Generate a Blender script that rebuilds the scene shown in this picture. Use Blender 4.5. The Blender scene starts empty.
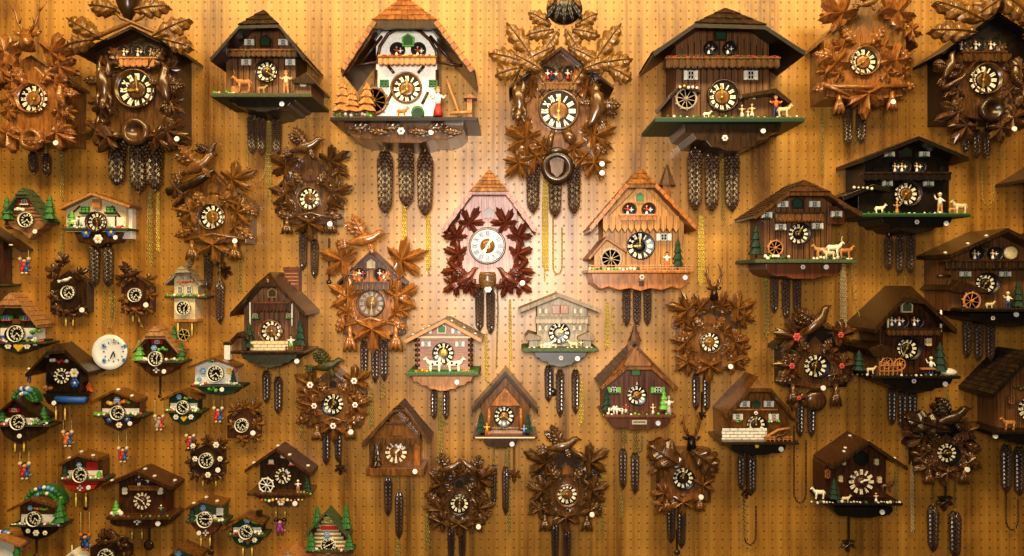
import bpy, bmesh, math, random
from mathutils import Vector, Matrix
random.seed(7)
scene = bpy.context.scene
COL = scene.collection
PI = math.pi
# Units: S metres per unit on the wall plane (pegboard holes one inch apart); D = viewing distance in the same units.
S, D, CX, CY, HZ = 0.003, 650.0, 512.0, 278.0, 1.60

ZF = 1.0       # depth factor of the clock being built (the little novelty clocks are shallow)
def kd(d): return S * (D - d * ZF) / D
def yy(d): return -d * ZF * S
def W(x, y, d):
    k = kd(d)
    return Vector(((x - CX) * k, yy(d), HZ + (CY - y) * k))

# ---------------------------------------------------------------- materials
def lin(c):
    if isinstance(c, str):
        c = c.lstrip('#'); c = [int(c[i:i+2], 16) / 255 for i in (0, 2, 4)]
    return tuple(((v / 12.92) if v <= 0.04045 else ((v + 0.055) / 1.055) ** 2.4) for v in c) + (1.0,)
def new_mat(name):
    m = bpy.data.materials.new(name); m.use_nodes = True
    nt = m.node_tree; b = nt.nodes['Principled BSDF']
    return m, nt, b
def wood(name, light, dark, rough=0.4, sx=160, sz=30, bump=0.25, coat=0.0, grain_v=True, island=0.0):
    m, nt, b = new_mat(name); N = nt.nodes; L = nt.links
    tc = N.new('ShaderNodeTexCoord'); mp = N.new('ShaderNodeMapping')
    mp.inputs['Scale'].default_value = (sx, sx, sz) if grain_v else (sz, sx, sx)
    nz = N.new('ShaderNodeTexNoise'); nz.inputs['Scale'].default_value = 1.0
    nz.inputs['Detail'].default_value = 4; nz.inputs['Roughness'].default_value = 0.65
    rp = N.new('ShaderNodeValToRGB')
    rp.color_ramp.elements[0].position = 0.32; rp.color_ramp.elements[0].color = lin(dark)
    rp.color_ramp.elements[1].position = 0.68; rp.color_ramp.elements[1].color = lin(light)
    L.new(tc.outputs['Object'], mp.inputs['Vector']); L.new(mp.outputs['Vector'], nz.inputs['Vector'])
    L.new(nz.outputs['Fac'], rp.inputs['Fac'])
    out = rp.outputs['Color']
    if island:
        g = N.new('ShaderNodeNewGeometry'); mr = N.new('ShaderNodeMapRange')
        mr.inputs['To Min'].default_value = 1 - island; mr.inputs['To Max'].default_value = 1 + island
        hs = N.new('ShaderNodeHueSaturation')
        L.new(g.outputs['Random Per Island'], mr.inputs['Value']); L.new(mr.outputs['Result'], hs.inputs['Value'])
        L.new(out, hs.inputs['Color']); out = hs.outputs['Color']
    L.new(out, b.inputs['Base Color'])
    b.inputs['Roughness'].default_value = rough
    b.inputs['Coat Weight'].default_value = coat; b.inputs['Coat Roughness'].default_value = 0.25
    if bump:
        bp = N.new('ShaderNodeBump'); bp.inputs['Strength'].default_value = bump; bp.inputs['Distance'].default_value = 0.0015
        L.new(nz.outputs['Fac'], bp.inputs['Height']); L.new(bp.outputs['Normal'], b.inputs['Normal'])
    return m
def paint(name, col, rough=0.5, metal=0.0, var=0.12, scale=220, spec=0.5):
    m, nt, b = new_mat(name); N = nt.nodes; L = nt.links
    tc = N.new('ShaderNodeTexCoord'); nz = N.new('ShaderNodeTexNoise'); nz.inputs['Scale'].default_value = scale
    rp = N.new('ShaderNodeValToRGB'); c = lin(col)
    rp.color_ramp.elements[0].position = 0.3; rp.color_ramp.elements[1].position = 0.7
    rp.color_ramp.elements[0].color = tuple(v * (1 - var) for v in c[:3]) + (1,)
    rp.color_ramp.elements[1].color = tuple(min(1, v * (1 + var)) for v in c[:3]) + (1,)
    L.new(tc.outputs['Object'], nz.inputs['Vector']); L.new(nz.outputs['Fac'], rp.inputs['Fac'])
    L.new(rp.outputs['Color'], b.inputs['Base Color'])
    b.inputs['Roughness'].default_value = rough; b.inputs['Metallic'].default_value = metal
    b.inputs['Specular IOR Level'].default_value = spec
    return m
M = {}
def WD(key, light, dark, **k): M[key] = wood('wood_' + key, light, dark, **k)
def PT(key, col, **k): M[key] = paint('paint_' + key, col, **k)
WD('orange', '#aa7038', '#6a401c', rough=0.28, coat=0.5)
WD('amber', '#94652e', '#583a18', rough=0.28, coat=0.45)
WD('brown', '#8c5c2c', '#4c2f13', rough=0.28, coat=0.5)
WD('walnut', '#6e4a26', '#382310', rough=0.28, coat=0.55)
WD('dark', '#493019', '#21150a', rough=0.3, coat=0.45)
WD('black', '#2b1e13', '#120c07', rough=0.38, coat=0.2)
WD('red', '#7c3f2a', '#481f14', rough=0.35, coat=0.3)
WD('redbrown', '#5c361e', '#30190c', rough=0.38, coat=0.2)
WD('tan', '#c98e56', '#9a6434', rough=0.5)
WD('roofred', '#b98a5a', '#8a5c34', rough=0.6)
WD('pink', '#c9a093', '#94695c', rough=0.45, sx=260, sz=20)
WD('pinkroof', '#b98474', '#7d4e40', rough=0.45)
WD('grey', '#b9a78a', '#85735a', rough=0.55)
WD('greyroof', '#96836c', '#63523f', rough=0.55)
WD('yellow', '#c88f42', '#85561f', rough=0.42, sx=260, sz=14)
WD('honey', '#b8752f', '#804818', rough=0.35, coat=0.3)
WD('log', '#b5875a', '#6a4424', rough=0.6, sx=40, sz=40)
WD('tile', '#b07646', '#7c4a26', rough=0.45, island=0.35)
WD('capred', '#a06a38', '#67401c', rough=0.45, island=0.3)
WD('shingle', '#5e3c24', '#33200f', rough=0.5, island=0.4)
WD('darkshingle', '#42301f', '#20150c', rough=0.5, island=0.45)
WD('boards', '#8f6238', '#3c2412', rough=0.5, sx=420, sz=8)
WD('reddeck', '#7c4829', '#4a2815', rough=0.4, sx=330, sz=10)
WD('cone', '#4a3426', '#1c110a', rough=0.28, coat=0.5, sx=300, sz=300)
WD('coneglint', '#8e6d50', '#573a27', rough=0.3, coat=0.4)  # lighter wood colour that paints the pale glints on the cone scales
WD('oakleaf', '#94682f', '#563717', rough=0.33, coat=0.35)
WD('salmon', '#b5856a', '#83563f', rough=0.45, sx=40, sz=300)
WD('olive', '#4d4a22', '#2c2410', rough=0.45)
PT('white', '#e8e2d4', rough=0.5); PT('cream', '#d8c49a'); PT('ivory', '#efe6cc', rough=0.4, var=0.05)
PT('blackface', '#17120e', rough=0.35); PT('void', '#0c0806', rough=0.8)
PT('greyface', '#9a9488', rough=0.4); PT('silver', '#8e8b87', rough=0.35); PT('dimgrey', '#5e5a56', rough=0.4); PT('ledge', '#45442a', rough=0.7, var=0.3); PT('brownface', '#6c5240', rough=0.4)
PT('gold', '#d8b25a', rough=0.3, metal=0.7); PT('brass', '#e6c964', rough=0.28, metal=0.25)
PT('oldbrass', '#b39d58', rough=0.35, metal=0.3); PT('steel', '#8c8678', rough=0.35, metal=0.8)
PT('green', '#3a7436', rough=0.6, var=0.3); PT('fir', '#1f3827', rough=0.7, var=0.35); PT('lime', '#6fae4a', rough=0.6, var=0.3)
PT('moss', '#4c5839', rough=0.8, var=0.35); PT('deepgreen', '#21402c', rough=0.5); PT('emblem', '#3a6b34', rough=0.5)
PT('red_paint', '#b03024', rough=0.5); PT('blue', '#2f5ea8', rough=0.5); PT('skyblue', '#6fa4d8', rough=0.5)
PT('navy', '#26335e'); PT('yellow_paint', '#dcb43c'); PT('orange_paint', '#cc6a2a'); PT('skin', '#dba884', rough=0.6)
PT('tagwhite', '#f4f0ea', rough=0.4, var=0.02); PT('purple', '#8a3a7e'); PT('hair', '#d8b068'); PT('glasspane', '#33424a', rough=0.15)
PT('stonewhite', '#d9cfc0', rough=0.7, var=0.2); PT('fur', '#b98a56', rough=0.7); PT('porcelain', '#eceae6', rough=0.2, var=0.03)
PT('string', '#c8b48c', rough=0.8); PT('rose', '#c4524a')

# ---------------------------------------------------------------- mesh builder (world coordinates)
class MB:
    def __init__(s): s.v = []; s.f = []; s.m = []; s.s = []
    def add(s, vs, fs, slot=0, smooth=False):
        o = len(s.v); s.v += [Vector(p) for p in vs]
        for f in fs: s.f.append([i + o for i in f]); s.m.append(slot); s.s.append(smooth)
        return s
    # polygon seen at depth d1 extruded straight back to depth d0
    def prism(s, pts, d1, d0, slot=0):
        n = len(pts); a = [W(x, y, d1) for x, y in pts]; b = [Vector((p.x, yy(d0), p.z)) for p in a]
        return s.add(a + b, [list(range(n)), list(range(2 * n - 1, n - 1, -1))] + [[i, i + n, (i + 1) % n + n, (i + 1) % n] for i in range(n)], slot)
    def box(s, x0, y0, x1, y1, d1, d0, slot=0):
        return s.prism([(x0, y0), (x1, y0), (x1, y1), (x0, y1)], d1, d0, slot)
    # turned about the axis pointing out of the wall; profile of (radius, depth)
    def turn(s, x, y, prof, n=28, slot=0, smooth=True, sq=1.0, k=None):
        d0 = prof[0][1]; c = W(x, y, d0); k = k or kd(d0); vs = []
        for r, d in prof:
            for i in range(n):
                a = 2 * PI * i / n
                vs.append((c.x + r * k * math.cos(a), yy(d), c.z + r * k * sq * math.sin(a)))
        m = len(prof)
        fs = [[j * n + i, j * n + (i + 1) % n, (j + 1) * n + (i + 1) % n, (j + 1) * n + i] for j in range(m - 1) for i in range(n)]
        fs += [list(range(n)), list(range((m - 1) * n, m * n))]
        return s.add(vs, fs, slot, smooth)
    # turned about the vertical; profile of (radius, y)
    def lathe(s, x, d, prof, n=12, slot=0, smooth=True, wob=None):
        k = kd(d); vs = []
        for j, (r, y) in enumerate(prof):
            c = W(x, y, d)
            for i in range(n):
                a = 2 * PI * i / n; rr = r * (wob(i, j) if wob else 1)
                vs.append((c.x + rr * k * math.cos(a), c.y + rr * k * math.sin(a), c.z))
        m = len(prof)
        fs = [[j * n + i, j * n + (i + 1) % n, (j + 1) * n + (i + 1) % n, (j + 1) * n + i] for j in range(m - 1) for i in range(n)]
        fs += [list(range(n)), list(range((m - 1) * n, m * n))]
        return s.add(vs, fs, slot, smooth)
    # tube through (x, y, d, r) points
    def tube(s, path, n=7, slot=0, smooth=True, flat=1.0):
        ps = [W(x, y, d) for x, y, d, r in path]; rs = [r * kd(d) for x, y, d, r in path]
        vs = []; m = len(ps); up = None
        for j in range(m):
            t = (ps[min(j + 1, m - 1)] - ps[max(j - 1, 0)])
            t = t.normalized() if t.length > 1e-9 else Vector((0, 0, 1))
            ref = Vector((0, 1, 0)) if abs(t.y) < 0.9 else Vector((1, 0, 0))
            u = t.cross(ref).normalized(); w = u.cross(t).normalized()
            for i in range(n):
                a = 2 * PI * i / n
                vs.append(ps[j] + rs[j] * (math.cos(a) * u + flat * math.sin(a) * w))
        fs = [[j * n + i, j * n + (i + 1) % n, (j + 1) * n + (i + 1) % n, (j + 1) * n + i] for j in range(m - 1) for i in range(n)]
        fs += [list(range(n)), list(range((m - 1) * n, m * n))]
        return s.add(vs, fs, slot, smooth)
    def ball(s, x, y, d, r, ry=None, rd=None, slot=0, n=10, m=6):
        k = kd(d); c = W(x, y, d); ry = ry or r; rd = rd or r; vs = []
        for j in range(m + 1):
            b = PI * j / m - PI / 2
            for i in range(n):
                a = 2 * PI * i / n
                vs.append((c.x + r * k * math.cos(b) * math.cos(a), c.y + rd * k * math.cos(b) * math.sin(a), c.z + ry * k * math.sin(b)))
        fs = [[j * n + i, j * n + (i + 1) % n, (j + 1) * n + (i + 1) % n, (j + 1) * n + i] for j in range(m) for i in range(n)]
        return s.add(vs, fs, slot, True)
    # general relief: centre + rings of (u, v, h) in leaf axes
    def relief(s, x, y, d, ang, rings, centre_h, skirt, slot=0, tilt=0.0, smooth=False):
        k = kd(d); c = W(x, y, d); ca, sa = math.cos(math.radians(ang)), math.sin(math.radians(ang))
        def T(u, v, h): return Vector((c.x + k * (u * ca - v * sa), c.y - k * (h + tilt * u), c.z + k * (u * sa + v * ca)))
        n = len(rings[0]); vs = [T(0, 0, centre_h)]
        for r in rings: vs += [T(*p) for p in r]
        vs += [T(p[0] * .96, p[1] * .96, -skirt) for p in rings[-1]]
        R = len(rings) + 1; fs = [[0, 1 + i, 1 + (i + 1) % n] for i in range(n)]
        for j in range(R - 1):
            a, b = 1 + j * n, 1 + (j + 1) * n
            fs += [[a + i, b + i, b + (i + 1) % n, a + (i + 1) % n] for i in range(n)]
        return s.add(vs, fs, slot, smooth)
    def maple(s, x, y, d, ang, L, slot=0, tilt=-0.12, wide=1.0):
        L *= 1.22; key = []
        lobes = [(-112, .40), (-55, .54), (0, .64), (55, .54), (112, .40)]
        notch = {0: (-84, .2), 1: (-28, .25), 2: (28, .25), 3: (84, .2)}
        key.append((-152, .22, -.10))
        for i, (a, r) in enumerate(lobes):
            key += [(a - 20, r * .6, -.08), (a - 14, r * .84, -.06), (a - 9, r * .78, -.01), (a, r, -.03), (a + 9, r * .78, -.01), (a + 14, r * .84, -.06), (a + 20, r * .6, -.08)]
            if i in notch: key.append((notch[i][0], notch[i][1], -.12))
        key += [(152, .22, -.10), (180, .15, -.04)]
        tips = [a for a, r in lobes]
        o = []; mid = []; inn = []
        for a, r, h in key:
            t = math.radians(a); r *= L * random.uniform(.94, 1.06)
            o.append((r * math.cos(t) - .05 * L, r * math.sin(t) * wide, h * L))
            q = min(abs(a - b) for b in tips)
            mid.append((.66 * r * math.cos(t) - .03 * L, .66 * r * math.sin(t) * wide, (.13 - .0085 * min(q, 27)) * L))
            inn.append((.33 * r * math.cos(t) - .02 * L, .33 * r * math.sin(t) * wide, (.09 - .004 * min(q, 27)) * L))
        return s.relief(x, y, d, ang, [inn, mid, o], .06 * L, .2 * L, slot, tilt)
    # long lobed leaf (oak, feather, wing)
    def oak(s, x, y, d, ang, L, w, slot=0, tilt=-0.1, lobes=4, deep=.2, curl=0.0):
        n = lobes * 6 + 1; k = kd(d); c = W(x, y, d); ca, sa = math.cos(math.radians(ang)), math.sin(math.radians(ang)); vs = []
        for i in range(n):
            t = i / (n - 1); env = max(.05, math.sin(PI * (.03 + .95 * t ** .85))) * w / 2
            ph = 2 * PI * (lobes * t - .15); lob = .5 + .5 * math.cos(ph); e = env * (1 - deep * 1.6 * (1 - lob) ** 1.5)
            u = (t - .5) * L; h0 = .16 * w * math.sin(PI * t); vein = .09 * w * (lob - .5); sw = curl * L * (t - .5) ** 2
            for f, h in ((-1, -.25 * w), (-1, -.04 * w), (-.6, .11 * w + vein), (-.12, .12 * w), (0, .2 * w), (.12, .12 * w), (.6, .11 * w + vein), (1, -.04 * w), (1, -.25 * w)):
                v = f * e + sw; uu = u + abs(f) * e * .45
                vs.append(Vector((c.x + k * (uu * ca - v * sa), c.y - k * (h + h0 + tilt * u), c.z + k * (uu * sa + v * ca))))
        fs = [[j * 9 + i, j * 9 + i + 1, (j + 1) * 9 + i + 1, (j + 1) * 9 + i] for j in range(n - 1) for i in range(8)]
        return s.add(vs, fs, slot, False)
    def facet(s, A, B, C, E, rows, size, lift, slot=0):     # tiles laid on the quad A-B (top) C-E (bottom), world points
        nrm = (B - E).cross(C - A)
        if nrm.length < 1e-12: nrm = (C - E).cross(A - E)
        nrm.normalize()
        if nrm.z < 0: nrm = -nrm
        for r in range(rows):
            t0, t1 = r / rows, (r + 1.12) / rows
            a0, a1 = A.lerp(E, t0), B.lerp(C, t0); b0, b1 = A.lerp(E, min(t1, 1.03)), B.lerp(C, min(t1, 1.03))
            wd = max((b1 - b0).length, (a1 - a0).length); n = max(1, int(round(wd / size)))
            off = .5 if r % 2 else 0
            for c in range(-1 if off else 0, n):
                u0, u1 = max(0, (c + off) / n), min(1, (c + 1 + off) / n)
                if u1 - u0 < 1e-3: continue
                u0 += .03 / n; u1 -= .03 / n; lf = lift * random.uniform(.8, 1.2)
                p = [a0.lerp(a1, u0) + nrm * lift * .2, a0.lerp(a1, u1) + nrm * lift * .2, b0.lerp(b1, u1) + nrm * lf, b0.lerp(b1, u0) + nrm * lf]
                q = [p[2] - nrm * lf, p[3] - nrm * lf]
                s.add(p + q, [[0, 1, 2, 3], [3, 2, 4, 5], [0, 3, 5], [1, 4, 2]], slot)
        return s
    def build(s, name, mats, parent=None, bevel=0.0):
        base = Vector((0, 0, 0)); q = parent
        while q is not None: base += q.location; q = q.parent
        me = bpy.data.meshes.new(name)
        me.from_pydata([tuple(p - base) for p in s.v], [], s.f)
        for m in (mats if isinstance(mats, (list, tuple)) else [mats]): me.materials.append(M[m] if isinstance(m, str) else m)
        bm = bmesh.new(); bm.from_mesh(me); bmesh.ops.recalc_face_normals(bm, faces=bm.faces)
        bm.to_mesh(me); bm.free()
        for p, mi, sm in zip(me.polygons, s.m, s.s): p.material_index = mi; p.use_smooth = sm
        o = bpy.data.objects.new(name, me); COL.objects.link(o)
        if parent: o.parent = parent
        if bevel:
            b = o.modifiers.new('bevel', 'BEVEL'); b.width = bevel * S; b.segments = 2; b.limit_method = 'ANGLE'; b.angle_limit = math.radians(40)
        return o

# ---------------------------------------------------------------- clock kit
ROMAN = {1: 'I', 2: 'II', 3: 'III', 4: 'IIII', 5: 'V', 6: 'VI', 7: 'VII', 8: 'VIII', 9: 'IX', 10: 'X', 11: 'XI', 12: 'XII'}
def stroke(mb, P, a, b, th0, d, slot=0):
    (u0, v0), (u1, v1) = a, b; dx, dy = u1 - u0, v1 - v0; l = math.hypot(dx, dy); nx, ny = -dy / l * th0 / 2, dx / l * th0 / 2
    mb.prism([P(u0 + nx, v0 + ny), P(u1 + nx, v1 + ny), P(u1 - nx, v1 - ny), P(u0 - nx, v0 - ny)], d, d - .8, slot)
class Clock:
    def __init__(s, x, y, label, cat='cuckoo clock', name='cuckoo_clock', group=None, zf=1.0):
        global ZF
        ZF = zf
        o = bpy.data.objects.new(name, None); COL.objects.link(o); o.empty_display_size = .02
        o.location = W(x, y, 0); o['label'] = label; o['category'] = cat
        if group: o['group'] = group
        s.o = o
    def put(s, mb, name, mats, parent=None, bevel=0.0, label=None):
        ob = mb.build(name, mats, parent or s.o, bevel)
        if label: ob['label'] = label
        return ob
    def dial(s, x, y, r, d, style='wood', t=(10, 10), ring='brown', mid=None, hand='gold'):
        mb = MB()
        if style == 'wood':       # carved ring, black chapter band, wooden centre
            mb.turn(x, y, [(r, d - 5), (r, d + .5), (r * .95, d + 1.6), (r * .88, d + 1.2), (r * .86, d)], 32, 0)
            mb.turn(x, y, [(r * .87, d - 2), (r * .87, d + .3)], 32, 1, False)
            mb.turn(x, y, [(r * .44, d), (r * .44, d + .7), (r * .36, d + 1.2), (r * .12, d + 1)], 24, 2)
            dl = s.put(mb, 'dial', [ring, 'blackface', mid or ring]); nr0, nr1, nc = .5, .83, 'ivory'
        elif style == 'quartz':   # white rim, black face
            mb.turn(x, y, [(r, d - 4), (r, d + .8), (r * .97, d + 1.2), (r * .92, d + .8), (r * .91, d + .2)], 28, 0)
            mb.turn(x, y, [(r * .92, d - 2), (r * .92, d + .4)], 28, 1, False)
            dl = s.put(mb, 'dial', ['ivory', 'blackface']); nr0, nr1, nc = .52, .8, 'ivory'
        elif style == 'bare':
            mb.turn(x, y, [(r * .40, d - 1), (r * .40, d + .5), (r * .15, d + .9)], 24, 0)
            mb.turn(x, y, [(r, d - 3), (r, d - .4), (r * .97, d)], 28, 0)
            dl = s.put(mb, 'dial', [ring]); nr0, nr1, nc = .58, .98, 'ivory'
        elif style == 'grey':
            mb.turn(x, y, [(r, d - 5), (r, d + .6), (r * .94, d + 1.3), (r * .88, d + .6), (r * .87, d)], 36, 0)
            mb.turn(x, y, [(r * .9, d - 2), (r * .9, d + .4)], 36, 1, False)
            mb.turn(x, y, [(r * .40, d), (r * .40, d + .7), (r * .1, d + 1)], 24, 2)
            dl = s.put(mb, 'dial', [ring, mid or 'greyface', 'amber' if mid == 'silver' else 'brownface']); nr0, nr1, nc = .54, .84, ('dimgrey' if mid == 'silver' else 'greyface')
        elif style == 'slate':    # dark face, cream numerals, gold hands
            mb.turn(x, y, [(r, d - 5), (r, d + .6), (r * .95, d + 1), (r * .9, d + .6)], 32, 0)
            mb.turn(x, y, [(r * .4, d + .2), (r * .4, d + .9), (r * .2, d + 1.2)], 24, 1)
            dl = s.put(mb, 'dial', ['blackface', ring]); nr0, nr1, nc = .55, .9, 'ivory'
        dn = d + .9; nb = MB(); hh = (nr1 - nr0) * r; th = .17 * hh
        for h in range(1, 13):
            a = PI / 2 - h * PI / 6; ca, sa = math.cos(a), math.sin(a); txt = ROMAN[h]
            adv = {'I': .36, 'V': .8, 'X': .8}; tot = sum(adv[c] for c in txt) * hh; f = min(1, .22 * r / tot); u = -tot * f / 2
            P = lambda U, V: (x + (nr0 * r + V) * ca + U * sa, y - ((nr0 * r + V) * sa - U * ca))
            for c in txt:
                w_ = adv[c] * hh * f; th = max(.2 * hh * (.35 + .65 * f), .56 * adv['I'] * hh * f)
                if c == 'I': stroke(nb, P, (u + w_ / 2, 0), (u + w_ / 2, hh), th * 1.25, dn)
                elif c == 'V': stroke(nb, P, (u + .12 * w_, hh), (u + w_ / 2, 0), th * 1.3, dn); stroke(nb, P, (u + .88 * w_, hh), (u + w_ / 2, 0), th * .8, dn)
                else: stroke(nb, P, (u + .12 * w_, hh), (u + .88 * w_, 0), th * 1.3, dn); stroke(nb, P, (u + .88 * w_, hh), (u + .12 * w_, 0), th * .8, dn)
                u += w_
        s.put(nb, 'roman_numerals', [nc], dl)
        hm = 'ivory' if style in ('quartz', 'bare') else hand
        for nm, ang, ln, wd, dz in (('hour_hand', (t[0] % 12 + t[1] / 60) * 30, .52, .13, 1.8), ('minute_hand', t[1] * 6, .8, .10, 2.5)):
            hb = MB(); a = math.radians(90 - ang); ca, sa = math.cos(a), math.sin(a); w_ = max(.55, wd * r)
            pts = [(-.12, -.5), (.25, -.4), (.45, -.7), (.62, -1.1), (.78, -.7), (1, 0), (.78, .7), (.62, 1.1), (.45, .7), (.25, .4), (-.12, .5)]
            hb.prism([(x + (p * ln * r) * ca + q * w_ * .6 * sa, y - (p * ln * r) * sa + q * w_ * .6 * ca) for p, q in pts], d + dz + .5, d + dz)
            hb.turn(x, y, [(w_ * .8, d + dz), (w_ * .8, d + dz + .8), (w_ * .3, d + dz + 1)], 10)
            s.put(hb, nm, [hm], dl)
        return dl
    def tag(s, x, y, d, r=2.6):
        s.put(MB().turn(x, y, [(r, d - .7), (r, d), (r * .9, d + .3)], 18, 0, False), 'price_tag', ['tagwhite'])
    def weight(s, x, y0, y1, w, d=14, chain_to=None, mat='cone'):
        L = y1 - y0; n = 9; k = kd(d); mb = MB(); pit = max(1.9, w * .19); nr = max(9, int(L / pit))
        def rad(t): t = min(1, max(0, t)); return w / 2 * .9 * (min(1, (t + .05) * 5.5) ** .5) * (1 - .2 * t) * (1 if t < .82 else max(.12, 1 - ((t - .82) / .18) ** 2 * .85))
        mb.lathe(x, d, [(rad(q / 16) * .93, y0 + q / 16 * L) for q in range(17)], 14, 3, True)
        def Q(a, t, f):
            c0 = W(x, y0 + t * L, d); r = rad(t) * f * k; return (c0.x + r * math.cos(a), c0.y + r * math.sin(a), c0.z)
        for jr in range(nr):
            t = (jr + .5) / nr; h = 1.0 / nr
            for i in range(n):
                a = 2 * PI * (i + .5 * (jr % 2)) / n; da = PI / n
                mb.add([Q(a, t - h, .93), Q(a - da * .95, t + .1 * h, .95), Q(a, t + h, .95), Q(a + da * .95, t + .1 * h, .95), Q(a, t + .55 * h, 1.2)],
                       [[0, 1, 4], [0, 4, 3]], 0)
                mb.add([Q(a - da * .95, t + .1 * h, .95), Q(a, t + h, .95), Q(a + da * .95, t + .1 * h, .95), Q(a, t + .55 * h, 1.2)], [[0, 1, 3], [3, 1, 2]], 2)  # lower scale facets carry the glint as a lighter colour
        mb.tube([(x, y0 + 1, d, .8), (x, y0 - 2.5, d, .6), (x, y0 - 3, d, .4)], 5, 1)
        s.put(mb, 'pine_cone_weight', [mat, 'oldbrass', 'coneglint', 'black'])
        if chain_to is not None: s.chain([(x, chain_to, d), (x, y0 - 2, d)])
    def chain(s, path, mat='oldbrass', sz=1.0):
        pts = [W(*p) for p in path]; seg = []; tot = 0
        for a, b in zip(pts, pts[1:]): seg.append((a, b, (b - a).length)); tot += seg[-1][2]
        k = S * sz; pitch = 1.9 * k; n = max(1, int(tot / pitch)); mb = MB()
        for i in range(n):
            t = (i + .5) * pitch
            for a, b, l in seg:
                if t <= l or (a, b, l) == seg[-1]: break
                t -= l
            c = a.lerp(b, min(1, t / max(l, 1e-9))); tg = (b - a).normalized()
            sd = tg.cross(Vector((0, 1, 0))); sd = sd.normalized() if sd.length > 1e-6 else Vector((1, 0, 0))
            nn = sd.cross(tg); an = (i % 2) * PI / 2 + PI / 4; e = sd * math.cos(an) + nn * math.sin(an); g = tg.cross(e); vs = []
            for q in range(6):
                an2 = 2 * PI * q / 6; rad = tg * math.cos(an2) * 1.35 * k + e * math.sin(an2) * .85 * k; rd = rad.normalized()
                for h in range(3):
                    b3 = 2 * PI * h / 3; vs.append(c + rad + (rd * math.cos(b3) + g * math.sin(b3)) * .34 * k)
            mb.add(vs, [[q * 3 + h, q * 3 + (h + 1) % 3, ((q + 1) % 6) * 3 + (h + 1) % 3, ((q + 1) % 6) * 3 + h] for q in range(6) for h in range(3)], 0, True)
        s.put(mb, 'chain', [mat])
    def bundle(s, x, y0, y1, d=6, n=4, mat='oldbrass', spread=1.7):
        for i in range(n):
            xx = x + (i - (n - 1) / 2) * spread; yy = y1 - random.uniform(0, .16) * (y1 - y0)
            s.chain([(xx * .5 + x * .5, y0, d), (xx, y0 + .3 * (y1 - y0), d), (xx + .4, yy, d + random.uniform(-1, 1))], mat, 1.05)
    def loop(s, x0, x1, y0, y1, d=6, mat='oldbrass'):
        P = [(x0, y0, d)]
        for i in range(9):
            a = PI * i / 8; P.append(((x0 + x1) / 2 - (x1 - x0) / 2 * math.cos(a), y1 - abs(x1 - x0) * .9 + abs(x1 - x0) * .9 * math.sin(a), d))
        P.append((x1, y0 + (y1 - y0) * .2, d)); s.chain(P, mat)
    def leaf(s, x, y, ang, L, d, mat, tilt=-.12, flower=None, wide=1.0):
        lf = s.put(MB().maple(x, y, d, ang, L, 0, tilt, wide), 'maple_leaf', [mat])
        if flower: s.flower(x, y, L * .13, d + L * .12, flower, 'red_paint', parent=lf)
    def oak(s, x, y, ang, L, w, d, mat, tilt=-.1, name='oak_leaf', lobes=4, deep=.2, curl=0):
        return s.put(MB().oak(x, y, d, ang, L * 1.2, w * 1.35, 0, tilt, lobes, deep, curl), name, [mat])
    def flower(s, x, y, r, d, mat, eye='yellow_paint', n=6, parent=None, name='flower'):
        mb = MB()
        for i in range(n):
            a = 2 * PI * i / n; mb.ball(x + .58 * r * math.cos(a), y + .58 * r * math.sin(a), d, r * .42, r * .42, .9, 0, 8, 4)
        mb.ball(x, y, d + .7, r * .34, r * .34, .9, 1, 8, 4)
        s.put(mb, name, [mat, eye], parent)
    def twig(s, path, mat, name='twig', parent=None): return s.put(MB().tube(path, 7), name, [mat], parent)
    def stem(s, x, y0, y1, d, mat, spread=5):       # hanging leaf stalk with a split foot
        mb = MB(); m = y0 + (y1 - y0) * .45
        mb.tube([(x, y0, d, 2.2), (x, m, d + 1, 2.6), (x, m + 1, d + 1, 2.6)], 7)
        for sx in (-1, 0, 1):
            mb.tube([(x, m - 1, d + 1, 2.3), (x + sx * spread * .55, (m + y1) / 2, d + 2, 2.7), (x + sx * spread, y1, d + 1, 1.2)], 7)
        s.put(mb, 'hanging_leaf_stalk', [mat])
    def bird(s, x, y, L, ang, d, mat, flip=1, wings=True, wl=1.0):
        c_, s_ = math.cos(math.radians(ang)), math.sin(math.radians(ang))
        P = lambda u, v: (x + flip * (u * c_ - v * s_) * L, y - (u * s_ + v * c_) * L)
        mb = MB()
        path = [(-.5, -.03, .03), (-.32, -.02, .09), (-.1, 0, .155), (.1, .02, .15), (.24, .07, .10), (.33, .13, .10), (.41, .14, .075), (.47, .12, .03), (.54, .10, .008)]
        mb.tube([P(u, v) + (d + 3, r * L) for u, v, r in path], 9)
        A = lambda a: (a + ang) if flip > 0 else 180 - (a + ang)
        for i in (-1, 0, 1):
            p = P(-.55, -.03 + i * .06); mb.oak(p[0], p[1], d + 1, A(180 - i * 14), .42 * L, .12 * L, 0, .05, 5, .12)
        if wings:
            p = P(-.12, .30); mb.oak(p[0], p[1], d + 4, A(112), .8 * L * wl, .36 * L, 0, .12, 6, .2)
            p = P(-.2, .25); mb.oak(p[0], p[1], d + 1, A(140), .78 * L * wl, .34 * L, 0, .05, 6, .2)
            p = P(.10, -.2); mb.oak(p[0], p[1], d + 5, A(-75), .34 * L, .18 * L, 0, .1, 5, .2)
        else:
            p = P(-.12, .02); mb.oak(p[0], p[1], d + 3 + .14 * L, A(172), .5 * L, .2 * L, 0, .02, 6, .15)
        s.put(mb, 'carved_bird', [mat])
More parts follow.
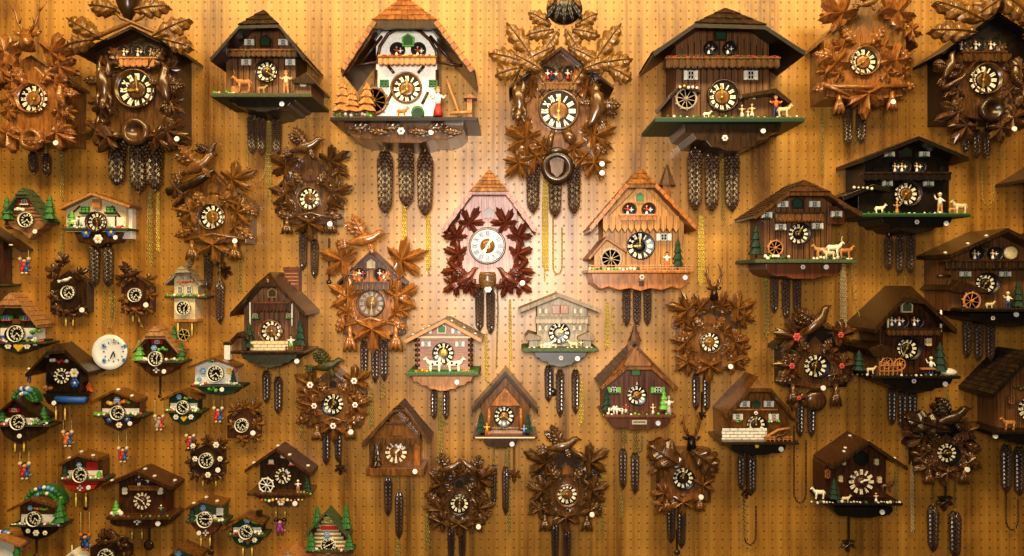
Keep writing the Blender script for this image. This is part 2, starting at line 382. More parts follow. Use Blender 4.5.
    def deer(s, x, y, h, d, mat, antlers=True, amat=None):
        mb = MB()
        mb.tube([(x, y + h * .5, d - 2, h * .30), (x, y + h * .2, d + 2, h * .24), (x, y - h * .05, d + 5, h * .23), (x, y + .12 * h, d + 10, h * .19), (x, y + h * .28, d + 13, h * .13), (x, y + h * .33, d + 14, h * .05)], 9)
        for sx in (-1, 1): mb.oak(x + sx * h * .36, y - h * .1, d + 5, 90 - sx * 62, h * .42, h * .2, 0, 0, 2, .05)
        hd = s.put(mb, 'deer_head', [mat])
        if antlers:
            for sx in (-1, 1):
                b = MB(); X = lambda u: x + sx * u * h
                b.tube([(X(.12), y - .15 * h, d + 4, 1.5), (X(.34), y - .5 * h, d + 4, 1.4), (X(.48), y - 1.0 * h, d + 5, 1.2), (X(.40), y - 1.5 * h, d + 6, .9), (X(.28), y - 1.75 * h, d + 6, .3)], 6)
                b.tube([(X(.3), y - .45 * h, d + 4, 1.1), (X(.2), y - .75 * h, d + 8, .3)], 5)
                b.tube([(X(.46), y - .95 * h, d + 5, 1.1), (X(.72), y - 1.25 * h, d + 6, .3)], 5)
                s.put(b, 'antler', [amat or mat], hd)
    def figure(s, x, y, h, d, top='red_paint', bot='navy', hat='dark', skirt=False, name='figurine', arms=(.3, .3), parent=None, lean=0.0):
        mb = MB(); X = lambda u, v=0: x + u * h + lean * h * v; Y = lambda v: y - v * h
        if skirt:
            mb.tube([(X(0, .02), Y(.0), d, .17 * h), (X(0, .2), Y(.2), d, .15 * h), (X(0, .45), Y(.45), d, .07 * h)], 9, 1)
        else:
            for sx in (-1, 1): mb.tube([(X(sx * .10), Y(0), d + .1 * h, .04 * h), (X(sx * .09), Y(.05), d, .055 * h), (X(sx * .075, .25), Y(.25), d, .055 * h), (X(sx * .05, .48), Y(.48), d, .08 * h)], 6, 1)
        mb.tube([(X(0, .42), Y(.42), d, .09 * h), (X(0, .55), Y(.55), d, .10 * h), (X(0, .70), Y(.70), d, .12 * h), (X(0, .77), Y(.77), d, .05 * h), (X(0, .82), Y(.82), d, .04 * h)], 8, 0)
        for sx, a in ((-1, arms[0]), (1, arms[1])):
            ex, ey = X(sx * .2, .6), Y(.55 + a * .25); hx, hy = X(sx * (.22 + .1 * abs(a)), .6), Y(.42 + a * .9)
            mb.tube([(X(sx * .10, .7), Y(.70), d, .05 * h), (ex, ey, d + .05 * h, .045 * h), (hx, hy, d + .1 * h, .035 * h)], 6, 0)
            mb.ball(hx, hy, d + .1 * h, .045 * h, slot=2, n=6, m=4)
        mb.ball(X(0, .9), Y(.89), d + .02 * h, .085 * h, .10 * h, slot=2, n=8, m=6)
        mb.ball(X(0, .9), Y(.885), d + .11 * h, .018 * h, slot=2, n=6, m=4)
        mb.lathe(X(0, .9), d + .01 * h, [(.14 * h, Y(.935)), (.085 * h, Y(.95)), (.07 * h, Y(1.0)), (.02 * h, Y(1.03))], 9, 3)
        return s.put(mb, name, [top, bot, 'skin', hat], parent)
    def swing(s, x, y, h, y_top, d=12, top='red_paint', bot='blue', hair='cream'):
        mb = MB()
        for sx in (-1, 1):
            mb.tube([(x + sx * h * .25, y_top, d, .25), (x + sx * h * .25, y + h * .3, d, .25)], 4, 4)
            mb.tube([(x + sx * h * .10, y - h * .06, d, h * .08), (x + sx * h * .22, y - h * .14, d + 1, h * .075), (x + sx * h * .25, y - h * .28, d + 1, h * .07)], 6, 0 if sx < 0 else 1)
            mb.ball(x + sx * h * .25, y - h * .36, d + 1, h * .12, slot=2, n=7, m=5)
            mb.tube([(x + sx * h * .10, y + h * .12, d + 1, h * .13), (x + sx * h * .13, y + h * .24, d + 5, h * .12), (x + sx * h * .12, y + h * .42, d + 6, h * .08)], 6, 1 if sx > 0 else 0)
            mb.tube([(x + sx * h * .12, y + h * .41, d + 5, h * .08), (x + sx * h * .12, y + h * .52, d + 8, h * .07)], 6, 2)
        mb.tube([(x, y + h * .24, d, h * .18), (x, y + h * .05, d, h * .17), (x, y - h * .1, d, h * .16), (x, y - h * .16, d, h * .06)], 8, 0)
        mb.ball(x, y - h * .25, d + 1, h * .13, slot=5, n=9, m=6)
        mb.ball(x, y - h * .31, d, h * .15, h * .12, slot=3, n=9, m=6)
        mb.box(x - h * .26, y + h * .28, x + h * .26, y + h * .33, d + 4, d - 3, 4)
        s.put(mb, 'swing_figure', [top, bot, hair, 'dark', 'string', 'skin'])
    def animal(s, x, y, L, d, mat, flip=1, horns=False, spots=None):
        mb = MB(); X = lambda u: x + flip * u * L; Y = lambda v: y - v * L
        mb.tube([(X(-.44), Y(.56), d, .05 * L), (X(-.38), Y(.55), d, .16 * L), (X(-.1), Y(.52), d, .17 * L), (X(.22), Y(.55), d, .18 * L), (X(.36), Y(.62), d, .12 * L), (X(.46), Y(.78), d, .085 * L), (X(.52), Y(.86), d + .02 * L, .085 * L), (X(.62), Y(.78), d + .05 * L, .055 * L), (X(.66), Y(.74), d + .05 * L, .03 * L)], 8)
        for u, dz in ((-.34, .09), (-.28, -.09), (.2, .09), (.27, -.09)):
            mb.tube([(X(u), Y(.5), d + dz * L, .08 * L), (X(u - .02), Y(.24), d + dz * L, .045 * L), (X(u), Y(.04), d + dz * L, .035 * L), (X(u + .02), Y(0), d + dz * L, .04 * L)], 6)
        for dz in (.07, -.07): mb.tube([(X(.49), Y(.9), d + dz * L, .03 * L), (X(.44), Y(.98), d + dz * 1.6 * L, .012 * L)], 5)
        if horns:
            for dz in (.05, -.05): mb.tube([(X(.5), Y(.92), d + dz * L, .025 * L), (X(.47), Y(1.1), d + dz * 2 * L, .02 * L), (X(.54), Y(1.25), d + dz * 2.4 * L, .006 * L)], 5)
        mb.tube([(X(-.43), Y(.6), d, .02 * L), (X(-.5), Y(.45), d, .025 * L), (X(-.5), Y(.32), d, .015 * L)], 5)
        if spots:
            for u, v in ((-.2, .56), (.1, .5)): mb.ball(X(u), Y(v), d + .12 * L, .1 * L, .08 * L, .07 * L, 1, 8, 5)
        s.put(mb, 'animal_figurine', [mat] + ([spots] if spots else []))
    def fir(s, x, yb, h, w, d, mat='fir', trunk='dark', tiers=4):
        mb = MB(); mb.tube([(x, yb, d, .07 * w), (x, yb - h * .3, d, .06 * w)], 6, 1)
        for i in range(tiers):
            t = i / tiers; y0 = yb - h * (.12 + .88 * t); y1 = yb - h * min(1, .12 + .88 * (t + 1.55 / tiers)); r = w / 2 * (1 - .78 * t)
            mb.lathe(x, d, [(r * .4, y0 - .02 * h), (r, y0 + .015 * h), (r * .55, (y0 + y1) / 2), (.02 * w, y1)], 12, 0, False, lambda i, j: (1.12 if i % 2 else .82) if j == 1 else 1)
        s.put(mb, 'fir_tree', [mat, trunk])
    def window(s, x, y, w, h, d, frame='dark', shutter=None, pane='void', box=None):
        mb = MB(); e = max(.7, w * .12); X0, X1, Y0, Y1 = x - w / 2, x + w / 2, y - h / 2, y + h / 2
        mb.box(X0, Y0, X1, Y1, d + .3, d - 2, 1)
        for b in ((X0, Y0, X1, Y0 + e), (X0, Y1 - e, X1, Y1), (X0, Y0, X0 + e, Y1), (X1 - e, Y0, X1, Y1), (x - e * .4, Y0, x + e * .4, Y1), (X0, y - e * .35, X1, y + e * .35)): mb.box(*b, d + 1, d - 1, 0)
        o = s.put(mb, 'window', [frame, pane])
        if shutter:
            for sx in (-1, 1):
                q = MB(); a = x + sx * (w / 2 + w * .3); q.box(a - w * .27, Y0, a + w * .27, Y1, d + 1, d - 1)
                q.box(a - w * .16, Y0 + h * .12, a + w * .16, Y1 - h * .12, d + 1.4, d, 0); s.put(q, 'shutter', [shutter], o)
        if box:
            q = MB(); q.box(x - w * .7, Y1, x + w * .7, Y1 + h * .25, d + 2.5, d - 1, 1)
            for i in range(5): q.ball(x - w * .6 + w * .3 * i, Y1 - .1, d + 2.2, w * .17, h * .16, slot=0, n=7, m=4)
            s.put(q, 'flower_box', [box, 'dark'], o)
    def dancer_window(s, x, y, r, d, frame='dark', top='red_paint', bot='white', arch=True):
        mb = MB(); mb.turn(x, y, [(r * 1.15, d - 3), (r * 1.15, d + 1), (r, d + 1), (r, d + .2)], 20, 0)
        mb.turn(x, y, [(r * 1.0, d - 2), (r * 1.0, d + .4)], 20, 1, False)
        o = s.put(mb, 'round_window', [frame, 'void'])
        s.figure(x - r * .22, y + r * .85, r * 1.55, d + 2, top, bot, 'hair', True, 'dancer', (.3, .2), o)
        s.figure(x + r * .38, y + r * .85, r * 1.4, d + 2, bot, 'navy', 'dark', False, 'dancer', (.2, .3), o)
    def balcony(s, x0, x1, y0, y1, d1, d0, mat, rail=None, n=9, flowers=None):
        pts = [(x0, y0), (x1, y0)]; w = (x1 - x0) / n; h = y1 - y0
        for i in range(n):
            a = x1 - i * w
            pts += [(a, y1 - .25 * h), (a - w * .2, y1 - .05 * h), (a - w * .5, y1), (a - w * .8, y1 - .05 * h)]
        pts.append((x0, y1 - .25 * h))
        mb = MB().prism(pts, d1, d1 - 2)
        for i in range(n): a = x0 + (i + .5) * w; mb.prism([(a - w * .33, y0 + .1 * h), (a + w * .33, y0 + .1 * h), (a + w * .33, y1 - .2 * h), (a, y1 - .06 * h), (a - w * .33, y1 - .2 * h)], d1 + .7, d1 - 1)
        mb.box(x0, y0 + .3 * h, x1, y0 + .3 * h + 1.2, d1 - 1, d0)
        o = s.put(mb, 'balcony', [mat])
        q = MB().box(x0 - .8, y0 - 1.2, x1 + .8, y0 + .4, d1 + 1.4, d1 - 2.4)
        for a in (x0, x1): q.box(a - .6, y0, a + .6, y0 + 1.4, d1 - 1, d0)
        s.put(q, 'railing', [rail or mat], o)
        if flowers:
            q = MB()
            for i in range(int((x1 - x0) / 2.2)): q.ball(x0 + 1 + i * 2.2, y0 - 1.4 + random.uniform(-.6, .6), d1, 1.3, 1.1, slot=random.choice((0, 0, 1)), n=7, m=4)
            s.put(q, 'balcony_flowers', [flowers, 'red_paint'], o)
    def emblem(s, x, y, r, d, mat='emblem', frame='dark'):   # little cuckoo door with a pointed top
        s.put(MB().prism([(x, y - r * 1.25), (x + r * 1.15, y - r * .5), (x + r * 1.05, y + r * 1.1), (x - r * 1.05, y + r * 1.1), (x - r * 1.15, y - r * .5)], d + .6, d - 2, 1)
              .prism([(x, y - r), (x + r * .85, y - r * .4), (x + r * .8, y + r * .85), (x - r * .8, y + r * .85), (x - r * .85, y - r * .4)], d + 1.2, d - 1, 0), 'cuckoo_door', [mat, frame])
    def box(s, name, mat, x0, y0, x1, y1, d1, d0=0, bevel=.4): return s.put(MB().box(x0, y0, x1, y1, d1, d0), name, [mat], None, bevel)
    def poly(s, name, mat, pts, d1, d0=0, bevel=.4, parent=None): return s.put(MB().prism(pts, d1, d0), name, [mat], parent, bevel)
    def wheel(s, x, y, r, d, mat='tan', n=8):
        mb = MB(); mb.turn(x, y, [(r, d - 1), (r, d + 1), (r * .82, d + 1), (r * .82, d - 1), (r, d - 1)], 24)
        for i in range(n):
            a = 2 * PI * i / n + .2; mb.tube([(x, y, d, .5), (x + r * 1.08 * math.cos(a), y + r * 1.08 * math.sin(a), d, .55)], 5)
            p = (x + r * math.cos(a), y + r * math.sin(a)); mb.ball(p[0], p[1], d, 1, slot=0, n=6, m=4)
        mb.turn(x, y, [(r * .2, d - 1), (r * .2, d + 1.6)], 12); s.put(mb, 'water_wheel', [mat])
    def clump(s, x0, x1, y, d, mats, n=8, r=1.8, name='flower_bed'):
        mb = MB()
        for i in range(n):
            t = (i + .5) / n; mb.ball(x0 + (x1 - x0) * t, y + random.uniform(-.7, .7) * r, d + random.uniform(-1.5, 1.5), r * random.uniform(.7, 1.15), slot=random.randrange(len(mats)), n=7, m=5)
        s.put(mb, name, mats)
    def fence(s, x0, x1, y, h, d, mat='cream', n=8):
        mb = MB()
        for i in range(n + 1): a = x0 + (x1 - x0) * i / n; mb.box(a - .5, y - h, a + .5, y, d, d - 1)
        for t in (.35, .75): mb.box(x0, y - h * t - .5, x1, y - h * t + .4, d + .4, d - .6)
        s.put(mb, 'fence', [mat])
    def foliage(s, x0, x1, y0, y1, n, L, d, mat, out=0):
        for i in range(n):
            x, y = random.uniform(x0, x1), y0 + (y1 - y0) * (i + .5) / n; a = random.uniform(-50, 50) + (180 if out < 0 else 0) + (-20 if out > 0 else 20)
            if i % 2: s.leaf(x, y, a, L, d, mat)
            else: s.oak(x, y, a, L * 1.1, L * .5, d, mat)
    def hare(s, x, y0, y1, w, d, mat, name='carved_hare'):    # game hung by the hind legs
        h = y1 - y0; Y = lambda t: y0 + h * t; mb = MB()
        mb.tube([(x, Y(.2), d, w * .18), (x - w * .05, Y(.3), d + 2, w * .34), (x, Y(.45), d + 3, w * .36), (x + w * .05, Y(.6), d + 3, w * .32), (x + w * .04, Y(.7), d + 3, w * .2), (x - w * .02, Y(.77), d + 5, w * .21), (x - w * .1, Y(.86), d + 6, w * .15), (x - w * .14, Y(.9), d + 6, w * .05)], 9)
        for sx in (-1, 1):
            mb.tube([(x + sx * w * .1, Y(0), d + 1, w * .07), (x + sx * w * .24, Y(.12), d + 2, w * .08), (x + sx * w * .22, Y(.28), d + 4, w * .2), (x + sx * w * .1, Y(.36), d + 4, w * .15)], 7)
            mb.tube([(x + sx * w * .2, Y(.58), d + 4, w * .13), (x + sx * w * .36, Y(.72), d + 5, w * .09), (x + sx * w * .3, Y(.88), d + 5, w * .06)], 7)
            mb.tube([(x + sx * w * .06, Y(.76), d + 5, w * .07), (x + sx * w * .2 + w * .1, Y(.9), d + 4, w * .1), (x + sx * w * .22 + w * .14, Y(1.0), d + 3, w * .03)], 7)
        s.put(mb, name, [mat])
    def rim(s, a, b, n, w, d, mat, off=0):     # edge tiles along a sloping roof front
        mb = MB(); dx, dy = b[0] - a[0], b[1] - a[1]; l = math.hypot(dx, dy); ux, uy = dx / l, dy / l; nx, ny = (uy, -ux) if uy * dx <= 0 or True else (0, 0)
        if ny > 0: nx, ny = -nx, -ny
        for i in range(n):
            p, q = l * (i + .04) / n, l * (i + .96) / n; e = 1.0 if i % 2 else .6
            f = lambda t, o: (a[0] + ux * t + nx * o, a[1] + uy * t + ny * o)
            mb.prism([f(p, e + off), f(q, e + off + .5), f(q, e - w), f(p, e - w)], d + 2 + .3 * (i % 2), d - 7)
        s.put(mb, 'edge_tiles', [mat])
    def arch(s, x, y, rx, ry, d):       # arch of blue flowers on a leafy backing
        s.poly('leaf_arch', 'green', [(x - rx * math.cos(PI * i / 12), y - ry * math.sin(PI * i / 12)) for i in range(13)], d, 0, 0)
        mb = MB()
        for i in range(13):
            a = PI * (i + .5) / 13; q = 1 if 3 < i < 9 else .55
            mb.ball(x - rx * .9 * math.cos(a), y - ry * .92 * math.sin(a), d + 1, 2.3 * (.8 + .4 * random.random()), slot=random.choice((1, 1, 2, 3)) if q == 1 else random.choice((0, 0, 0, 4)), n=7, m=5)
            mb.ball(x - rx * .62 * math.cos(a), y - ry * .6 * math.sin(a), d + 1, 2.0, slot=random.choice((0, 1, 3)) if q == 1 else 0, n=7, m=5)
        s.put(mb, 'roof_flowers', ['green', 'skyblue', 'blue', 'white', 'lime'])
    def on_roof(s, items, r=2.0, mat='stonewhite', name='roof_stone'):     # (side, way down the slope, depth)
        wL, wT, wR, th = s.rf
        for sd, t, d in items:
            q = wT.lerp(wL if sd == 'L' else wR, t); k = kd(d); mb = MB(); mb.ball(512, 278, d, r, r * .65, r); c0 = W(512, 278, d)
            mb.v = [v - c0 + Vector((q.x, yy(d), q.z + r * .35 * k)) for v in mb.v]; s.put(mb, name, [mat])
    def stones(s, x0, y0, x1, y1, d, mat='stonewhite', rows=3, bw=5, gap='dark'):
        mb = MB(); mb.box(x0, y0, x1, y1, d - .8, d - 4, 1); h = (y1 - y0) / rows
        for r in range(rows):
            a = x0 - (bw * .5 if r % 2 else 0)
            while a < x1:
                p, q = max(a + .3, x0), min(a + bw - .3, x1)
                if q - p > .6: mb.box(p, y0 + r * h + .3, q, y0 + (r + 1) * h - .3, d + random.uniform(-.2, .3), d - 2, 0)
                a += bw
        s.put(mb, 'stone_wall', [mat, gap])
    def pendulum(s, x, y0, y1, d=10, mat='dark', leaf=True, r=5):
        mb = MB().box(x - .8, y0, x + .8, y1, d, d - 1.2)
        if leaf: mb.maple(x, y1 - r * .3, d + 1, -90, r * 2.2)
        else: mb.turn(x, y1, [(r * .9, d - 1), (r, d), (r * .6, d + 1.2), (r * .1, d + 1.4)], 18)
        s.put(mb, 'pendulum', [mat])
    def brass(s, x0, x1, y0, y1, d=12):
        for x in (x0, x1):
            s.put(MB().tube([(x, y0 - 4, d, .3), (x, y0, d, .3), (x, y0 + .5, d, .9), (x, y1 - .5, d, .9), (x, y1, d, .5)], 7), 'brass_rod_weight', ['brass'])
    # roof: left eave, ridge, right eave as seen at depth d1; hip = the two front hip corners, ridge set back by hd
    def roof(s, eL, R, eR, d1, mat, hip=None, hd=10, th=3.0, d0=0, tiles=None, barge=None, bt=3.2, tsize=4.5, tmat=None, rows=None, name='roof'):
        k = kd(d1); wL, wR = W(*eL, d1), W(*eR, d1); wT = W(*R, d1 - (hd if hip else 0)); bk = lambda p: Vector((p.x, yy(d0), p.z))
        top = [wL]
        if hip: top += [W(*hip[0], d1), W(*hip[1], d1)]
        top += [wR]; mb = MB(); dn = Vector((0, 0, -th * k))
        if hip:
            hL, hR = top[1], top[2]; P = [wL, hL, wT, hR, wR, bk(wL), bk(wT), bk(wR)]
            F = [[0, 1, 2], [0, 2, 6], [0, 6, 5], [4, 2, 3], [4, 6, 2], [4, 7, 6], [1, 3, 2]]; rim = [0, 1, 3, 4, 7, 6, 5]
        else:
            P = [wL, wT, wR, bk(wL), bk(wT), bk(wR)]; F = [[0, 1, 4, 3], [1, 2, 5, 4]]; rim = [0, 1, 2, 5, 4, 3]
        n = len(P); F2 = F + [[i + n for i in reversed(f)] for f in F] + [[rim[i], rim[(i + 1) % len(rim)], rim[(i + 1) % len(rim)] + n, rim[i] + n] for i in range(len(rim))]
        mb.add(P + [p + dn for p in P], F2, 0)
        o = s.put(mb, name, [mat])
        if tiles:
            q = MB(); sz = tsize * k; lf = .8 * k
            cl = hip[0] if hip else R; cr = hip[1] if hip else R
            rl = rows or max(2, int(math.hypot(eL[0] - R[0], eL[1] - R[1]) / 5.5))
            up = Vector((0, 0, .25 * k))
            if hip:
                q.facet(bk(wT) + up, wT + up, wL + up, bk(wL) + up, rl, sz, lf); q.facet(wT + up, bk(wT) + up, bk(wR) + up, wR + up, rl, sz, lf)
                hL2, hR2 = top[1], top[2]; fw = Vector((0, -.8 * k, 0))
                q.facet(wT.lerp(hL2, .03) + fw, wT.lerp(hR2, .03) + fw, hR2 + fw, hL2 + fw, max(2, int(abs(hip[0][1] - R[1]) / 4.2)), sz, lf * 1.6)
            else:
                q.facet(bk(wT) + up, wT + up, wL + up, bk(wL) + up, rl, sz, lf); q.facet(wT + up, bk(wT) + up, bk(wR) + up, wR + up, rl, sz, lf)
            s.put(q, 'shingles', [tiles], o)
        if barge:
            ln = [eL] + (list(hip) if hip else [R]) + [eR]
            s.put(MB().prism([(x, y + .4) for x, y in ln] + [(x + (1.2 if i == len(ln) - 1 else -1.2 if i == 0 else 0) * -1, y + bt + .4) for i, (x, y) in reversed(list(enumerate(ln)))], d1 + 1.2, d1 - 2.5), 'bargeboard', [barge], o)
        s.rf = (wL, wT, wR, th * k)
        return o
    def body(s, x0, x1, yb, d, mat, d0=0, name='house_body', ytop=None):
        wL, wT, wR, th = s.rf
        def zr(X):
            if X <= wT.x: t = (X - wL.x) / (wT.x - wL.x); return wL.z + t * (wT.z - wL.z) - th
            t = (X - wR.x) / (wT.x - wR.x); return wR.z + t * (wT.z - wR.z) - th
        a, b = W(x0, yb, d), W(x1, yb, d)
        pts = [(a.x, a.z), (b.x, b.z), (b.x, zr(b.x))]
        if a.x < wT.x < b.x: pts.append((wT.x, wT.z - th))
        pts.append((a.x, zr(a.x)))
        if ytop is not None: zt = W(0, ytop, d).z; pts = [(X, min(Z, zt)) for X, Z in pts]
        n = len(pts); vs = [(X, yy(d), Z) for X, Z in pts] + [(X, yy(d0), Z) for X, Z in pts]
        return s.put(MB().add(vs, [list(range(n)), list(range(2 * n - 1, n - 1, -1))] + [[i, i + n, (i + 1) % n + n, (i + 1) % n] for i in range(n)]), name, [mat], None, .3)
    def platform(s, x0, x1, y, d, mat, th=3, edge=None, d0=0, lawn=None):
        o = s.put(MB().box(x0, y, x1, y + th, d, d0), 'platform', [mat], None, .5)
        if lawn: s.put(MB().box(x0 + 1, y - .9, x1 - 1, y + .2, d - .5, d0 + 1), 'lawn', [lawn], o)
    def apron(s, x0, x1, y0, y1, d, mat, d0=0, style=0, bevel=.5):
        w, h = x1 - x0, y1 - y0
        half = {0: [(0, 0), (.03, .35), (.10, .42), (.14, .62), (.24, .66), (.29, .86), (.38, .9), (.44, 1)],
                1: [(0, 0), (.02, .55), (.10, .9), (.18, .75), (.28, .95), (.40, .85), (.5, 1)],
                2: [(0, 0), (.0, .4), (.06, .7), (.14, .85), (.25, .82), (.36, 1.0)],
                3: [(0, 0), (.16, .45), (.2, .5), (.3, 1)]}[style]
        pts = [(x0 + u * w, y0 + v * h) for u, v in half] + [(x1 - u * w, y0 + v * h) for u, v in reversed(half)]
        pts = [p for i, p in enumerate(pts) if i == 0 or math.hypot(p[0] - pts[i - 1][0], p[1] - pts[i - 1][1]) > .01]
        return s.put(MB().prism(pts, d, d0), 'base_apron', [mat], None, bevel)
G1, G2, G3 = 'carved leaf cuckoo clocks on the pegboard', 'chalet cuckoo clocks on the pegboard', 'small painted novelty clocks on the pegboard'
# ================================================================ setting
def build_wall():
    m, nt, b = new_mat('pegboard_veneer'); N = nt.nodes; L = nt.links
    tc = N.new('ShaderNodeTexCoord'); sp = N.new('ShaderNodeSeparateXYZ'); L.new(tc.outputs['Object'], sp.inputs[0])
    def math_(op, a, bb=None):
        n = N.new('ShaderNodeMath'); n.operation = op
        for i, v in enumerate((a, bb)):
            if v is None: continue
            if isinstance(v, (int, float)): n.inputs[i].default_value = v
            else: L.new(v, n.inputs[i])
        return n.outputs[0]
    px, pz = 8.35 * S, 8.27 * S
    gx = math_('ADD', math_('MULTIPLY', sp.outputs['X'], 1 / px), ((512 - 188.2) / 8.35) % 1 + .5)
    gz = math_('ADD', math_('MULTIPLY', sp.outputs['Z'], 1 / pz), .5 - ((278 - 2.4) / 8.27) % 1)
    fx = math_('SUBTRACT', math_('FRACT', gx), .5); fz = math_('SUBTRACT', math_('FRACT', gz), .5)
    r = math_('SQRT', math_('ADD', math_('MULTIPLY', fx, fx), math_('MULTIPLY', fz, fz)))
    hole = N.new('ShaderNodeMapRange'); hole.inputs['From Min'].default_value = .135; hole.inputs['From Max'].default_value = .07
    L.new(r, hole.inputs['Value'])
    def noise(scale, det=4, rough=.6, dist=0):
        mp = N.new('ShaderNodeMapping'); mp.inputs['Scale'].default_value = scale
        nz = N.new('ShaderNodeTexNoise'); nz.inputs['Scale'].default_value = 1; nz.inputs['Detail'].default_value = det
        nz.inputs['Roughness'].default_value = rough; nz.inputs['Distortion'].default_value = dist
        L.new(tc.outputs['Object'], mp.inputs['Vector']); L.new(mp.outputs['Vector'], nz.inputs['Vector']); return nz.outputs['Fac']
    band = noise((14, 1, .35), 5, .7); fine = noise((120, 1, 2.2), 3, .6); fig = noise((5, 1, 3), 4, .6, 1.5)
    mix = math_('ADD', math_('ADD', math_('MULTIPLY', band, .62), math_('MULTIPLY', fine, .16)), math_('MULTIPLY', fig, .22))
    rp = N.new('ShaderNodeValToRGB'); e = rp.color_ramp.elements
    e[0].position = .39; e[0].color = lin('#6c4414'); e[1].position = .62; e[1].color = lin('#c69243')
    q = e.new(.5); q.color = lin('#a8772f')
    L.new(mix, rp.inputs['Fac'])
    mx = N.new('ShaderNodeMix'); mx.data_type = 'RGBA'; mx.inputs[7].default_value = lin('#5a3512')
    L.new(math_('MULTIPLY', hole.outputs['Result'], .8), mx.inputs[0]); L.new(rp.outputs['Color'], mx.inputs[6])
    L.new(mx.outputs[2], b.inputs['Base Color']); b.inputs['Roughness'].default_value = .4; b.inputs['Specular IOR Level'].default_value = .8
    bp = N.new('ShaderNodeBump'); bp.inputs['Strength'].default_value = .5; bp.inputs['Distance'].default_value = .002; bp.invert = True
    L.new(hole.outputs['Result'], bp.inputs['Height']); L.new(bp.outputs['Normal'], b.inputs['Normal'])
    M['wall'] = m
    mb = MB(); X, Y = 6.0, 3.0
    mb.add([(-X, 0, HZ - Y), (X, 0, HZ - Y), (X, 0, HZ + Y), (-X, 0, HZ + Y), (-X, .02, HZ - Y), (X, .02, HZ - Y), (X, .02, HZ + Y), (-X, .02, HZ + Y)],
           [[0, 1, 2, 3], [7, 6, 5, 4], [0, 4, 5, 1], [1, 5, 6, 2], [2, 6, 7, 3], [3, 7, 4, 0]])
    # object origin at the picture's centre so the hole grid sits where it does on the wall
    a = bpy.data.objects.new('tmp', None); a.location = (0, 0, HZ)
    o = mb.build('wall_back', ['wall'], a); o.parent = None; o.location = (0, 0, HZ); bpy.data.objects.remove(a)
    o['kind'] = 'structure'; o['label'] = 'golden wood veneer pegboard wall with a grid of small holes'
build_wall()

# ================================================================ carved clocks
def leafset(c, mat, d, items):
    for x, y, a, L, *f in items: c.leaf(x, y, a, L, d + random.uniform(-1, 2), mat, flower=(f[0] if f else None))
def carved(label, dial, box, d=26, mat='brown', bmat='dark', roof=None, style='wood', t=(10, 10), ring=None, leaves=(), stalks=(), tag=None, weights=(), rmat=None, mid=None, door=None, wd=14, fol=3):
    x, y, r = dial; c = Clock(x, y, label, group=G1); x0, y0, x1, y1 = box
    if roof:
        c.roof(roof[0], roof[1], roof[2], d + (8 if d > 32 else -5), rmat or bmat, th=3)
        c.body(x0, x1, y1, d, bmat, name='clock_case')
    else: c.box('clock_case', bmat, x0, y0, x1, y1, d)
    # carved front plate that the leaves grow from
    fp = [(x0 + 3, y1 - 3), (x0 + 4, y - r * .3), (x - r * 1.2, (y0 + y) / 2), (x, max(y0, y - r * 2.6)), (x + r * 1.2, (y0 + y) / 2), (x1 - 4, y - r * .3), (x1 - 3, y1 - 3), (x, y1 + 2)]
    c.poly('carved_front', mat, fp, d + 2.5, d - 1, .6)
    if door: c.emblem(door[0], door[1], door[2], d + 3.5, door[3] if len(door) > 3 else bmat, mat)
    c.dial(x, y, r, d + 6, style, t, ring or mat, mid)
    leafset(c, mat, d + 6, leaves)
    if fol:
        c.foliage(x0 - 3, x0 + 4, y - r, y1 - 4, fol, 15, d + 4, mat, -1); c.foliage(x1 - 4, x1 + 3, y - r, y1 - 4, fol, 15, d + 4, mat, 1)
    if fol:
        for a_ in (38, 142, 205, 335):
            q = math.radians(a_); c.leaf(x + 1.75 * r * math.cos(q), y - 1.75 * r * math.sin(q), a_ + random.uniform(-25, 25), r * 1.15, d + 5, mat)
        for sx in (-1, 1): c.oak(x + sx * r * .95, (max(y0, y - r * 2.6) + y) / 2 - r * .45, 90 - sx * 35, r * 1.2, r * .6, d + 5, mat)
    for s_ in stalks: c.stem(s_[0], s_[1], s_[2], d + 4, mat, s_[3] if len(s_) > 3 else 4.5)
    for w_ in weights: c.weight(w_[0], w_[1], w_[2], w_[3], wd, y1 - 2)
    if tag: c.tag(tag[0], tag[1], d + 14)
    c.d = d
    return c

c = carved('light orange carved clock with squirrel, deer head and big leaves, at the upper left edge', (34, 99, 15.5), (13, 66, 66, 143), 30, 'orange', 'brown', ((-10, 84), (31, 55), (73, 84)), t=(7, 4),
    leaves=[(52, 52, 20, 34), (6, 52, 160, 34), (60, 66, -25, 26), (8, 134, 215, 30), (57, 133, -30, 26), (10, 99, 190, 22), (2, 70, 200, 22)], weights=[(33, 152, 173, 8.5), (46, 154, 175, 8.5)], tag=(56, 143))
c.deer(27, 36, 26, 36, 'orange', True)
c.bird(60, 97, 26, 70, 36, 'orange', -1, False); c.put(MB().turn(34, 140, [(11, 32), (12, 36), (9, 39), (6.5, 38), (6.5, 33)], 26).oak(34, 141, 38, 0, 20, 9), 'carved_horn', ['orange'])
c.bundle(62, 150, 200, 5, 2)

